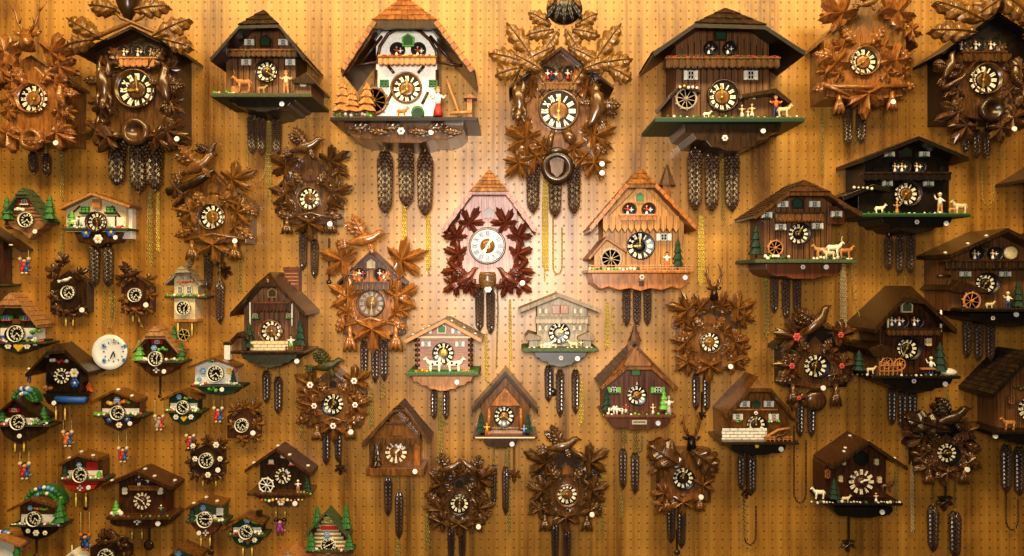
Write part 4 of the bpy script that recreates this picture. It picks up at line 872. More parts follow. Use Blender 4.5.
c = chalet('dark weathered chalet with snow-dotted roof and green shutters, at the right edge', ((951, 254), (1008, 228), (1072, 260)), 52, 'dark', (948, 1058, 311), 36, 'boards', (985.5, 283.5, 10.8), (962, 1072, 309), (968, 1056, 313, 327), [(967.5, 318, 358, 8.5), (979, 321, 361, 8.5), (990.5, 320, 360, 8.5)], (1016, 314.5), None, 10, 4, None, None, t=(1, 34), ring='black', pmat='black', amat='black', lawn='olive')
c.on_roof([('L', .95, 40), ('L', .6, 44), ('L', .3, 46)], 1.7, 'ivory', 'snow_patch')
for x in (976, 994): c.dancer_window(x, 254, 6, 39, 'black', 'cream', 'white')
c.put(MB().turn(1009, 253, [(6.6, 37), (6.6, 40), (5.5, 40.5)], 20), 'round_window', ['cream']); c.balcony(946, 1040, 261, 270, 46, 36, 'dark', 'redbrown', 14)
for x in (966, 1006): c.window(x, 274, 5, 5, 39, 'white', 'white', box='green')
c.wheel(971, 301, 9, 46, 'tan'); c.poly('side_roof', 'dark', [(950, 290), (960, 280), (988, 290), (988, 293), (958, 293)], 46, 0); c.figure(1008, 309, 17, 45, 'white', 'navy', 'ivory', arms=(.4, .2)); c.fir(1018, 309, 28, 13, 44); c.animal(990, 309, 9, 46, 'cream'); c.emblem(985, 243, 4, 38, 'olive'); c.twig([(938, 276, 40, 1.6), (950, 276, 40, 1.6)], 'dark', 'roof_beam'); c.flower(993, 318, 2.4, 46, 'white', 'red_paint')

c = chalet('plain dark chalet with bare roof eave, mostly outside the right edge', ((1030, 178), (1078, 150), (1128, 180)), 44, 'dark', (1048, 1112, 236), 30, 'boards', (1078, 206, 11), (1040, 1120, 232), None, [(1050, 240, 280, 8), (1062, 240, 280, 8)], None, pmat='dark')

c = chalet('brown chalet with white shuttered windows, goats and water wheel, right of the yellow dancer chalet', ((755, 215), (804, 180), (862, 213)), 54, 'dark', (764, 832, 260), 36, 'boards', (798.5, 234, 10.5), (755, 857, 260), (766, 842, 263, 279), [(774.5, 272, 313, 8.5), (786, 276, 319, 8.5), (797, 274, 314, 8.5)], (826, 267), ((789, 192), (829, 192)), 14, 3, 'shingle', 'walnut', t=(1, 4), ring='black', pmat='moss', amat='reddeck', ast=2, lawn='moss', style='slate')
joints(c, 764, 832, 12, 800, 196, .55, 259, 36, 'black')
c.balcony(776, 824, 213, 222, 46, 36, 'brown', 'dark', 14); c.emblem(798, 203, 5, 39, 'deepgreen')
for x, y in ((783, 204), (815, 204), (767, 215), (837, 214), (781, 227), (818, 226)): c.window(x, y, 5, 6, 39, 'white', 'white', box=('moss' if y > 210 else None))
c.box('side_wing', 'reddeck', 828, 206, 845, 224, 38, 0); c.fir(756, 258, 34, 15, 46); c.wheel(775, 248, 8, 46, 'tan'); c.clump(764, 790, 257, 49, ['ivory', 'moss', 'lime'], 10, 2); c.figure(762, 226, 6, 40, 'navy', 'navy')
c.animal(821, 258, 15, 47, 'fur', -1, True); c.animal(834, 256, 16, 46, 'ivory', 1, True); c.animal(846, 258, 14, 47, 'tan', 1); c.animal(829, 260, 13, 50, 'cream', -1); c.clump(812, 853, 258.5, 49, ['moss', 'ivory', 'stonewhite'], 12, 1.8); c.flower(803, 267, 2.6, 47, 'white', 'rose'); c.bundle(766, 270, 346, 5, 3); c.bundle(843, 262, 332, 6, 4, 'string')

c = chalet('pinkish carved chalet with brown ridge cap and pale silver dial, near the centre', ((442, 229), (489, 170), (536, 229)), 44, 'pinkroof', (460, 517, 284), 26, 'pink', (487.5, 246, 18.5), None, None, [(479.5, 288, 331, 9.5), (490.5, 289, 334, 9.5)], (522.5, 283), ((470, 191), (508, 191)), 14, 3.5, 'pinkroof', 'pinkroof', 'grey', (7, 5), 'walnut', 'silver', tsize=5.5, td=40)
c.rim((442, 229), (470, 191), 7, 4.5, 44, 'pinkroof'); c.rim((508, 191), (536, 229), 7, 4.5, 44, 'pinkroof')
c.put(MB().facet(W(488.5, 170, 42), W(490, 170, 42), W(508.5, 191, 48), W(469.5, 191, 48), 6, 4.5 * kd(44), 1.2 * kd(44)), 'roof_cap', ['capred'])
mb = MB()
for i in range(1, 8): x = 460 + i * 57 / 8; mb.box(x - .35, 214 + abs(i - 4) * 5 - 20, x + .35, 284, 26.5, 25)
c.put(mb, 'board_joint', ['pinkroof']); c.emblem(489, 213, 5.2, 29, 'redbrown', 'pinkroof')
leafset(c, 'red', 30, [(470, 222, 60, 26), (505, 222, 120, 26), (456, 236, 120, 24), (518, 236, 60, 24), (458, 254, 160, 24), (518, 254, 20, 24), (456, 270, 190, 24), (519, 270, -10, 24), (455, 284, 215, 22), (520, 284, -35, 22), (470, 286, -70, 18), (506, 286, -110, 18)])
c.bird(468, 277, 26, 30, 36, 'red', 1, True, .8); c.bird(507, 277, 26, 30, 36, 'red', -1, True, .8)
mb = MB().lathe(487.5, 32, [(7.5, 272), (8.6, 275), (8.8, 280), (8, 286), (5, 289)], 16, 0)
for y in (274.5, 278, 281.5, 285): mb.turn(487.5, y, [(8.7, 40.5), (8.7, 41)], 8, 1, sq=.05)
c.put(mb, 'carved_nest', ['amber', 'dark']); c.flower(488, 289, 4, 38, 'white', 'white'); c.chain([(497, 282, 8), (498, 310, 8), (496, 370, 6)]); c.bundle(486, 334, 385, 6, 2, 'brass')

c = chalet('yellow plank chalet with dancers, side mill and little bell turret, right of centre', ((590, 228), (641, 168), (697, 227)), 54, 'honey', (603, 684, 272), 34, 'yellow', (640, 246, 13.8), (588, 694, 270), (591, 690, 273, 291), [(626.5, 288, 326, 8.5), (637, 288, 325, 8.5), (647.5, 287, 325, 8.5)], (685, 277.5), ((627, 184), (656, 184)), 14, 3.5, 'capred', 'brown', t=(9, 0), ring='blackface', mid='amber', style='slate', pmat='honey', amat='honey', ast=1, wd=20)
joints(c, 603, 684, 14, 641, 190, .8, 270, 34, 'brown')
c.rim((590, 228), (627, 184), 9, 3.5, 54, 'honey'); c.rim((656, 184), (697, 227), 9, 3.5, 54, 'honey')
c.poly('gable_panel', 'yellow', [(641, 184), (676, 219), (676, 225), (606, 225), (606, 219)], 46, 34)
mb = MB()
for i in range(12): x = 603 + i * 6.4; mb.prism([(x, 216), (x + 5.6, 216), (x + 5.6, 228), (x + 2.8, 232), (x, 228)], 48, 45)
c.put(mb, 'gable_fringe', ['yellow']); c.emblem(640, 197, 5, 48, 'emblem', 'tan')
for x in (629, 648): c.dancer_window(x, 210, 6.4, 47, 'redbrown', 'red_paint', 'white')
c.balcony(620, 657, 215, 221, 51, 46, 'honey', 'tan', 9)
c.poly('side_roof', 'capred', [(588, 258), (607, 236), (627, 250), (627, 253), (607, 240), (590, 260)], 52, 0); c.poly('mill_shed', 'yellow', [(594, 271), (594, 252), (608, 240), (625, 252), (625, 271)], 46, 0); c.wheel(611, 259, 11, 49, 'grey', 10)
c.window(664, 237, 7, 7, 37, 'white', 'white'); c.fir(678, 270, 32, 13, 48); c.figure(667, 268, 16, 46, 'white', 'orange_paint', 'dark'); c.fence(590, 692, 270, 6, 51, 'tan', 16); c.clump(588, 640, 269, 52, ['lime', 'ivory', 'moss'], 14, 1.6)
c.flower(642, 277, 3, 48, 'white', 'rose'); c.box('apron_latch', 'dark', 639, 281, 644, 286, 46, 40)
c.box('bell_turret', 'brown', 663, 184, 671, 206, 28, 16); c.put(MB().lathe(667, 22, [(9, 186), (7.5, 183), (4, 174), (.3, 164)], 8, 0, False), 'turret_spire', ['shingle'])

c = chalet('brown striped-board chalet with brick chimney and stone base, left of the orange maple clock', ((230, 313), (270, 272), (305, 312)), 46, 'dark', (244, 299, 352), 28, 'boards', (272, 331, 12), (230, 304, 351), (241, 297, 354, 368), [(266, 371, 403, 8), (278, 377, 414, 8.5)], (297, 361), ((257, 283), (277, 283)), 10, 3.5, None, 'dark', t=(4, 45), ring='brown', pmat='dark', amat='ledge', ast=0, mid='boards')
joints(c, 244, 299, 11, 271, 288, .9, 350, 28, 'dark')
M['cap3'] = M['dark']
mb = MB().box(284, 270, 299, 296, 9, 0); mb.box(283, 267, 300, 270.5, 9.6, 0)
for y in (273, 276.5, 280, 283.5): mb.box(285, y, 298, y + .8, 9.4, 0, 1)
c.put(mb, 'brick_chimney', ['reddeck', 'tan'])
c.emblem(272, 293, 4.2, 31, 'olive', 'tan'); c.balcony(254, 290, 303, 312, 38, 28, 'redbrown', 'reddeck', 10); c.figure(270, 312, 9, 34, 'white', 'red_paint'); c.stones(250, 341, 288, 351, 36, 'cream', 3, 7, 'tan'); c.fence(286, 302, 352, 6, 40, 'reddeck', 6)
for x in (255, 289): c.window(x, 316, 5, 5, 31, 'cream', None, box='green')
c.fir(300, 348, 30, 13, 36); c.fir(249, 350, 28, 12, 34); c.figure(291, 350, 15, 38, 'white', 'lime'); c.poly('side_roof', 'dark', [(230, 340), (238, 332), (248, 336), (248, 340), (238, 336), (231, 343)], 42, 0); c.box('side_shed', 'boards', 234, 338, 246, 351, 36, 0)
c.put(MB().tube([(268, 278, 42, 3), (268, 283, 46, 2)], 6), 'ridge_beam', ['walnut']); c.twig([(250, 302, 33, .9), (250, 328, 33, .9)], 'ivory', 'pillar'); c.twig([(292, 302, 33, .9), (292, 326, 33, .9)], 'ivory', 'pillar')

c = chalet('pale pink log chalet with two white cows and green ledge, below the pink carved chalet', ((404, 340), (445, 319), (482, 339)), 44, 'greyroof', (418, 470, 374), 26, 'salmon', (443.5, 353, 10.8), (406, 479, 373), (412, 473, 376, 391), [(434, 390, 419, 7), (446, 391, 419, 7)], (457, 382), None, 10, 2.6, 'greyroof', 'tan', 'slate', (12, 0), ring='gold', pmat='moss', amat='tan', lawn='green', td=38)
c.emblem(441.6, 329, 4.2, 29, 'emblem', 'cream')
for x, y in ((426, 344), (460, 344), (427, 331), (456, 331)): c.window(x, y, 4.2, 5, 28, 'white', 'white')
for y in (340, 345, 350, 355, 360, 365):
    for a in (415, 468): c.put(MB().tube([(a, y, 26, 1.5), (a + 5, y, 26, 1.5)], 6), 'log_end', ['redbrown'])
c.box('cross_beam', 'cream', 417, 336, 471, 338.5, 29, 26)
c.animal(434, 372, 16, 36, 'ivory', -1, False, 'blackface'); c.animal(455, 372, 16, 36, 'ivory', 1, False, 'blackface'); c.clump(415, 428, 371, 38, ['orange_paint', 'yellow_paint', 'lime'], 6, 1.8); c.clump(460, 474, 371, 38, ['fur', 'ivory', 'lime'], 6, 1.8)
c.on_roof([('L', .8, 36), ('L', .4, 38), ('R', .15, 36), ('R', .5, 38), ('R', .8, 36)], 1.8)
c.bundle(444, 419, 426, 6, 2)

c = chalet('small brown chalet with thick dark roof beams and decorated red ledge, below centre', ((472, 409), (505.5, 371), (538, 410)), 40, 'dark', (481, 529, 437), 24, 'brown', (504, 416, 10.2), (473, 537, 436), (484, 517, 439, 448), [(493.5, 465, 506, 7), (505.5, 467, 515, 7.5)], (512, 444), None, 10, 5, None, 'dark', 'slate', (8, 20), ring='amber', pmat='redbrown', amat='redbrown', ast=2, td=34)
c.poly('gable_panel', 'honey', [(505, 387), (521, 406), (490, 406)], 32, 22); c.emblem(505, 395, 3.6, 34, 'amber', 'honey'); c.fir(481, 434, 22, 11, 32); c.fir(528, 434, 20, 11, 32, 'fir'); c.figure(487, 435, 12, 36, 'yellow_paint', 'orange_paint', 'tan'); c.figure(524, 436, 11, 36, 'skyblue', 'navy', 'tan'); c.box('ledge_band', 'cream', 475, 437.2, 535, 438.6, 40.6, 38); c.stones(488, 431, 523, 436, 32, 'tan', 2, 5); c.twig([(489, 408, 30, 2), (489, 430, 30, 2)], 'honey', 'pillar'); c.twig([(521, 408, 30, 2), (521, 430, 30, 2)], 'honey', 'pillar')
c.pendulum(514, 446, 476, 10, 'brown', True, 6); c.bundle(509, 447, 540, 5, 2); c.bundle(510, 300, 372, 4, 2, 'brass')

c = chalet('pale grey bleached chalet with golden cuckoo doors, right of the pink carved chalet', ((519, 309), (559, 293), (601, 309)), 46, 'greyroof', (537, 587, 350), 30, 'grey', (559, 333, 10.8), (522, 599, 349), (534, 587, 352, 367), [(548.5, 366, 402, 8.5), (560, 370, 417, 8.5), (575.5, 370, 414, 8.5)], (577.5, 358.5), None, 10, 4, None, None, 'slate', (2, 5), ring='greyface', pmat='moss', amat='dimgrey', ast=0, lawn='moss', td=40)
for x in (556, 564.5): c.box('cuckoo_door', 'honey', x - 4, 305, x + 4, 314, 33, 28)
c.balcony(536, 588, 318, 324, 38, 30, 'grey', 'greyroof', 13)
for x, y in ((543, 311), (578, 311), (543, 328), (577, 328)): c.window(x, y, 4, 5, 32, 'cream', 'cream')
c.poly('side_roof', 'greyroof', [(525, 338), (529, 333), (541, 337), (541, 340), (527, 341)], 42, 0); c.poly('side_roof', 'greyroof', [(578, 337), (590, 332), (595, 338), (593, 341), (578, 340)], 42, 0); c.box('side_shed', 'grey', 529, 339, 538, 349, 36, 0); c.box('side_shed', 'grey', 583, 339, 591, 349, 36, 0)
c.animal(548, 349, 9, 40, 'ivory'); c.animal(573, 349, 10, 40, 'cream', -1); c.figure(581, 349, 10, 40, 'cream', 'grey', 'grey'); c.fence(541, 556, 349, 5, 40, 'cream', 5); c.clump(527, 594, 348.6, 41, ['moss', 'ivory', 'cream'], 14, 1.4); c.flower(561, 358, 2.6, 39, 'white', 'orange_paint'); c.pendulum(553, 366, 392, 10, 'dark', False, 4); c.bundle(581, 380, 430, 6, 3, 'brass'); c.bundle(607, 303, 352, 4, 3, 'brass'); c.loop(612, 624, 306, 332, 4, 'brass')

c = chalet('reddish-brown chalet with small bell tower on an orange ridge cap and white name plate', ((601, 386), (637, 346), (678, 388)), 46, 'brown', (604, 669, 415), 30, 'reddeck', (636.5, 395, 9.8), (604, 676, 415), (609, 670, 418, 430), [(623, 449, 489, 8), (635, 453, 494, 8.5)], (658, 423), ((627, 366), (652, 366)), 10, 3, 'shingle', 'brown', 'slate', (8, 10), ring='amber', pmat='reddeck', amat='reddeck', ast=2)
joints(c, 604, 669, 13, 637, 368, .7, 414, 30, 'dark')
c.poly('roof_cap', 'capred', [(635, 348), (652, 364.5), (650, 367), (626, 367), (624, 364.5)], 47.5, 36)
c.box('bell_tower', 'walnut', 630, 341, 639.5, 352, 34, 22); c.put(MB().lathe(634.7, 28, [(7, 341), (5.5, 338), (3, 332), (.2, 323)], 8, 0, False), 'tower_spire', ['shingle']); c.put(MB().turn(634.7, 345.5, [(2, 34), (2, 35)], 12, 0, False), 'bell_opening', ['void'])
c.emblem(636, 371, 4.6, 33, 'emblem', 'redbrown')
for x in (614, 658): c.window(x, 390, 6.5, 6, 33, 'white', 'lime', box='green')
c.fir(607, 412, 24, 11, 38, 'fir'); c.fir(664, 411, 22, 10, 38, 'lime'); c.figure(669, 414, 18, 40, 'stonewhite', 'greyface', 'greyface', True); c.animal(612, 414, 9, 42, 'ivory', 1, False, 'blackface'); c.animal(619, 415, 10, 42, 'ivory', -1, False, 'blackface'); c.figure(626, 413, 9, 40, 'red_paint', 'white', 'tan'); c.figure(653, 414, 10, 41, 'cream', 'stonewhite', 'cream', True)
c.clump(602, 672, 414.3, 43, ['lime', 'moss', 'ivory'], 18, 1.5); c.figure(637, 385, 6, 34, 'red_paint', 'white')
c.box('name_plate', 'cream', 632, 420, 647, 424.5, 39, 36, .1); mb = MB()
for i in range(9): mb.box(633.6 + i * 1.35, 421.4, 634.5 + i * 1.35, 423 - .3 * (i % 2), 39.4, 38.8)
c.put(mb, 'name_plate_lettering', ['redbrown']); c.bundle(625, 432, 444, 8, 2); c.loop(637, 642, 430, 452, 8); c.bundle(621, 492, 520, 5, 2)

c = chalet('plain warm-brown gabled house clock with a single dark fir relief, lower centre left', ((362, 444), (400, 404), (429, 440)), 40, 'walnut', (369, 420, 474), 24, 'brown', (396, 452.5, 10.8), (366, 424, 468), None, [(388, 478, 516, 8), (399, 493, 539, 8.5)], (415, 471.5), ((393, 409), (405, 408)), 4, 3.5, 'shingle', 'walnut', 'bare', (1, 30), ring='brown', pmat='brown', pth=8, td=42, zf=.75)
c.poly('gable_panel', 'brown', [(397, 413), (421, 441), (372, 441)], 33, 22); c.box('door_hood', 'walnut', 385, 422, 407, 424.5, 37, 24); c.box('cuckoo_door', 'brown', 389, 425, 403, 436, 35, 24)
mb = MB()
for i in range(10): x = 371 + i * 5; mb.prism([(x, 438), (x + 4.6, 438), (x + 4.6, 443), (x + 2.3, 446), (x, 443)], 34, 31)
c.put(mb, 'gable_fringe', ['walnut']); c.fir(376, 468, 26, 12, 34, 'dark'); c.box('pillar', 'honey', 414, 442, 420, 468, 28, 20); c.chain([(399, 476, 14), (399, 490, 14)]); c.bundle(398, 540, 560, 6, 3); c.bundle(371, 390, 430, 4, 3)

c = chalet('brown chalet with white stone front wall and shuttered windows, lower right of centre', ((727, 415), (759, 377), (798, 419)), 44, 'brown', (722, 789, 442), 28, 'brown', (756, 424.5, 10.3), (722, 799, 442), (731, 786, 445, 455), [(741.5, 454, 490, 8.5), (752, 454, 494, 9)], (781, 449), ((750, 388), (771, 388)), 8, 4, None, 'walnut', 'wood', (12, 0), ring='dark', pmat='dark', amat='black', ast=2)
c.emblem(757, 404, 4.4, 34, 'deepgreen', 'amber')
for x, y in ((745, 404), (769, 404), (738, 417), (774, 417)): c.window(x, y, 4.6, 6, 31, 'white', 'white')
c.stones(722, 428, 767, 441, 34, 'white', 4, 8, 'dark'); c.twig([(764, 438, 38, 1.4), (778, 430, 38, 1.4), (790, 428, 38, 1.2)], 'tan', 'railing'); c.fence(766, 792, 441, 5, 40, 'tan', 6); c.animal(780, 441, 10, 40, 'redbrown'); c.box('gable_band', 'tan', 734, 409, 778, 410.5, 33, 28); c.clump(731, 742, 421, 36, ['lime', 'rose', 'ivory'], 5, 1.3); c.clump(768, 780, 421, 36, ['lime', 'rose', 'ivory'], 5, 1.3); c.flower(757, 446, 2.4, 41, 'yellow_paint', 'white'); c.flower(756, 413, 2.2, 34, 'white', 'rose')
c.pendulum(747, 452, 494, 10, 'redbrown', True, 4.5); c.bundle(744, 494, 548, 5, 2); c.loop(744, 756, 495, 545, 5, 'dark')

c = chalet('dark chalet with bare white numerals and a snow edged ledge, bottom right', ((833, 466), (869, 441), (908, 467)), 40, 'redbrown', (824, 886, 504), 24, 'redbrown', (861.5, 482, 12.6), (829, 903, 503), (834, 893, 507, 518), (), (882, 512), None, 10, 3.5, None, 'dark', 'bare', (2, 12), ring='redbrown', pmat='black', amat='black', ast=2)
c.put(MB().turn(860.5, 458, [(7.4, 23), (7.4, 25.5), (6.4, 26)], 24), 'cuckoo_opening', ['void'])
for x, y in ((844, 462), (877, 462), (841, 479), (880, 480)): c.window(x, y, 4, 6.5, 27, 'cream', None, 'cream', box=None); 
c.window(828, 474, 4.5, 9, 26, 'tan', None); c.fir(834, 500, 22, 12, 33, 'fir'); c.animal(819, 499, 13, 36, 'ivory', -1); c.animal(846, 503, 9, 36, 'cream'); c.figure(876, 502, 9, 34, 'cream', 'ivory', 'cream', True); c.animal(887, 492, 12, 26, 'walnut', 1); c.clump(810, 901, 502.6, 38, ['stonewhite', 'stonewhite', 'moss'], 30, 1.6, 'snow_edging')
c.on_roof([('L', .1, 12), ('L', .45, 26), ('L', .55, 30), ('R', .2, 24), ('R', .75, 34)], 1.8)
c.pendulum(849, 516, 546, 12, 'dark', True, 6); c.bundle(896, 462, 520, 4, 2)

c = chalet('tall dark chalet with two oval dancer windows, woodcutter and white rock, right side', ((874, 329), (911, 286), (957, 329)), 54, 'dark', (880, 943, 377), 36, 'redbrown', (907, 348.5, 11.3), (872, 961, 376), (882, 953, 379, 393), [(892, 386, 425, 8.5), (902.5, 389, 429, 8.5), (912.5, 389, 432, 8.5)], (945, 384), ((903, 297), (925, 299)), 12, 4, None, 'dark', t=(12, 35), ring='black', pmat='black', amat='black', bt=4.5)
c.emblem(907.5, 307, 5, 40, 'moss', 'cream')
for x in (893, 900.5, 915.5): c.dancer_window(x, 321, 5.8, 39.5, 'redbrown', 'cream', 'white')
c.balcony(887, 941, 329, 336, 46, 36, 'walnut', 'dark', 13); mb = MB()
for i in range(1, 11): x = 880 + i * 5.7; mb.box(x - .3, 302 + abs(x - 911) * .8, x + .3, 376, 36.4, 35)
c.put(mb, 'board_joint', ['black']); c.twig([(888, 308, 41, 1), (888, 330, 41, 1)], 'ivory', 'pillar'); c.twig([(941, 310, 41, 1), (941, 332, 41, 1)], 'ivory', 'pillar')
c.poly('side_roof', 'dark', [(869, 349), (882, 344), (898, 351), (902, 357), (874, 357)], 50, 0); c.box('side_shed', 'boards', 878, 356, 903, 376, 44, 0); c.fence(880, 902, 376, 14, 50, 'tan', 5); c.wheel(886, 363, 6, 48, 'tan'); c.wheel(899, 364, 6, 48, 'tan')
c.fir(859, 372, 22, 13, 46); c.fir(940, 374, 32, 15, 46); c.figure(931, 375, 18, 46, 'white', 'navy', 'ivory', arms=(.5, .1)); c.box('saw_horse', 'tan', 922, 368, 936, 370, 48, 44); c.put(MB().ball(948, 372, 46, 8, 4), 'white_rock', ['stonewhite']); c.animal(871, 374, 9, 49, 'cream'); c.window(929, 342, 6, 8, 39, 'cream', None, 'cream'); c.clump(850, 958, 375.4, 52, ['olive', 'moss', 'stonewhite'], 22, 1.3); c.flower(914, 381, 2.6, 48, 'white', 'red_paint'); c.bundle(947, 393, 408, 5, 3); c.loop(852, 905, 262, 330, 10, 'oldbrass')

c = chalet('black shingled chalet with white numerals, cut by the lower right edge', ((993, 394), (1034, 352), (1082, 394)), 46, 'black', (998, 1066, 434), 28, 'boards', (1030, 409, 11.5), (992, 1076, 432), (1000, 1062, 435, 446), [(1006.5, 445, 493, 10.5), (1019.5, 447, 496, 10.5)], (995, 436), None, 8, 4, 'darkshingle', 'black', 'bare', (4, 10), ring='black', pmat='black', amat='black', td=44)
c.animal(1009, 430, 14, 40, 'tan', -1); c.clump(1014, 1030, 388, 40, ['olive', 'tan'], 6, 2); c.loop(1006, 1018, 490, 530, 5, 'dark'); c.window(1012, 400, 5, 8, 31, 'tan', None)

# ================================================================ small painted clocks
def mini(label, roof, body, yb, dial, rmat='brown', bmat='white', d=30, bd=18, hip=None, t=(4, 40), base=None, base_mat='redbrown', plat=None, tag=None, rods=None, th=2.5, style='quartz', ring='redbrown', tiles=None, hd=7, barge=None, pmat='ledge', band=None):
    x, y, r = dial; c = Clock(x, y, label, group=G3, zf=.6)
    c.roof(*roof, d, rmat, hip, hd, th, 0, tiles, barge, 2.4); c.body(body[0], body[1], yb, bd, bmat)
    dd = d - 1 if base else bd + 4
    c.dial(x, y, r, dd, style, t, ring)
    if base: c.put(MB().turn(x, y, [(r * .8, bd), (r * .8, dd - 2)], 20), 'dial_mount', [base_mat])
    if band: c.box('white_wall', 'white', body[0] + 1, y - 4, body[1] - 1, y + 5, bd + 1, bd - 3)
    if plat: c.platform(plat[0], plat[1], plat[2], d - 3, pmat, 2.2)
    if plat and base:
        for a_, b_ in ((plat[0] + 2, x - r - 1), (x + r + 1, plat[1] - 2)):
            if b_ - a_ > 4: c.clump(a_, b_, plat[2] - 1, d - 5, ['lime', 'ivory', 'white', 'rose'], max(3, int((b_ - a_) / 2.4)), 1.5)
    if base: c.poly('painted_base', base_mat, base, d - 9, 0)
    if rods: c.brass(*rods, d - 12)
    if tag: c.tag(tag[0], tag[1], d - 3, 2.3)
    c.d, c.bd = d, bd; return c

c = mini('small round log cabin clock with green roof and fir trees, at the left edge', ((2, 214), (22, 188), (46, 221)), (8, 48), 222, (27, 220, 7.5), 'moss', 'log', 32, 18, ((16, 195), (28, 195)), (4, 40), [(6, 221), (48, 221), (42, 228), (36, 231), (29, 239), (20, 231), (12, 228)], 'log', tag=(35, 231.5), tiles='moss')
mb = MB()
for i in range(9): y = 197 + i * 3.8; w_ = min((y - 188) * .72, 21 - abs(i - 4) * .6); mb.tube([(25 - w_, y, 19, 1.7), (25 + w_, y, 19, 1.7)], 7)
c.put(mb, 'log_wall', ['log']); c.window(24, 202, 6, 5, 22, 'white', 'red_paint', box='white'); c.fir(7, 222, 26, 11, 26, 'green'); c.fir(50, 222, 28, 12, 24, 'green'); c.clump(14, 24, 209, 24, ['ivory', 'white'], 4, 1.8)
c = mini('small half timbered clock with green windows, blue flowers and two pine cones', ((58, 207), (91, 192), (130, 205)), (66, 126), 232, (97, 222, 10.3), 'brown', 'cream', 34, 20, None, (11, 30), [(74, 232), (120, 232), (116, 242), (106, 243), (98, 248), (88, 243), (78, 241)], 'redbrown', (62, 128, 228), (115.5, 237.5), None, 2.5, 'wood', 'redbrown', None, 7, 'tan')
for x in (85, 110): c.window(x, 209.5, 8, 6, 23, 'green', None, 'lime', box='green')
c.box('cuckoo_door', 'tan', 92, 199, 100, 208, 25, 18); c.fir(72, 226, 16, 9, 26, 'lime'); c.animal(73, 227, 10, 28, 'ivory'); c.box('white_wall', 'white', 122, 207, 132, 239, 12, 0); c.box('white_wall', 'white', 70, 217, 124, 226, 21.5, 10)
c.flower(86, 233, 5.2, 28, 'blue'); c.flower(111, 232, 5.2, 28, 'blue'); c.flower(98, 239, 5, 29, 'white'); c.clump(80, 90, 226, 24, ['red_paint', 'green'], 4, 1.5)
for x in (94.5, 108): c.weight(x, 246, 287, 10.5, 14, 240)
c.loop(104, 115, 288, 328, 5); c.bundle(111, 285, 320, 4, 2)
mb = MB()
for x0, y0, x1, y1 in ((68, 217, 80, 206), (120, 217, 112, 206), (79, 216, 79, 230), (116, 216, 116, 230)): mb.tube([(x0, y0, 21, 1), (x1, y1, 21, 1)], 5)
c.put(mb, 'timber_frame', ['redbrown'])

c = mini('tiny cream tower clock with a small pyramid roofed house on top', ((165, 283), (181, 266), (200, 285)), (174, 198), 297, (184, 308, 7.2), 'greyroof', 'cream', 30, 18, ((176, 273), (192, 273)), (6, 5), [(174, 298), (195, 298), (195, 320), (174, 320)], 'cream', (164, 207, 296), None, (178, 192, 322, 336), 2.5, tiles='grey')
c.window(181, 277, 4, 4, 21, 'white'); c.window(188, 277, 4, 4, 21, 'white'); c.clump(177, 194, 282, 23, ['orange_paint', 'red_paint'], 7, 1.4, 'balcony_flowers'); c.window(180, 290, 5, 8, 21, 'white', None); c.window(189, 290, 5, 8, 21, 'white', None); c.clump(166, 204, 296, 25, ['lime', 'orange_paint'], 10, 1.4); c.box('tower_clock_case', 'tan', 173, 319, 197, 322, 22, 0); c.wheel(184, 335, 6, 30, 'oldbrass', 6); c.put(MB().oak(190, 264, 12, 60, 12, 6), 'weather_vane', ['greyroof'])

c = mini('tan roofed clock with blue flowers and a yellow heart, at the left edge', ((-14, 324), (10, 293), (37, 325)), (-8, 34), 340, (17, 333.5, 8.3), 'roofred', 'olive', 36, 20, ((-1, 305), (22, 305)), (4, 38), [(-8, 340), (42, 340), (38, 347), (28, 350), (18, 354), (6, 350), (-4, 346)], 'olive', (-14, 46, 342), None, None, 3, tiles='roofred')
c.box('white_wall', 'white', 0, 328, 36, 340, 22, 0); c.window(6, 318, 6, 5, 23, 'skyblue', 'green', box='rose'); c.window(26, 318, 6, 5, 23, 'skyblue', 'green', box='rose'); c.box('bench', 'brown', 12, 319, 20, 324, 24, 18)
c.flower(3, 339, 4.2, 29, 'blue'); c.flower(30, 340, 4, 29, 'blue'); c.flower(8, 346, 3.6, 30, 'white'); c.flower(27, 346, 3.6, 30, 'white'); c.flower(35, 343, 3.2, 29, 'white')
c.poly('painted_heart', 'yellow_paint', [(18, 352), (13, 346.5), (13.4, 344), (15.6, 343.2), (18, 345), (20.4, 343.2), (22.6, 344), (23, 346.5)], 32, 22); c.clump(30, 40, 331, 26, ['lime', 'green', 'orange_paint'], 6, 2)
c = mini('dark roof corner of a clock mostly outside the left edge, with a swing doll below', ((-46, 246), (-14, 226), (19, 248)), (-40, 3), 285, (-16, 262, 8), 'dark', 'redbrown', 32, 20, None, plat=(-44, 8, 284)); c.put(MB().ball(11, 245, 32, 2, 1), 'roof_stone', ['ivory'])
c.swing(24.3, 265, 17, 250, 14); 

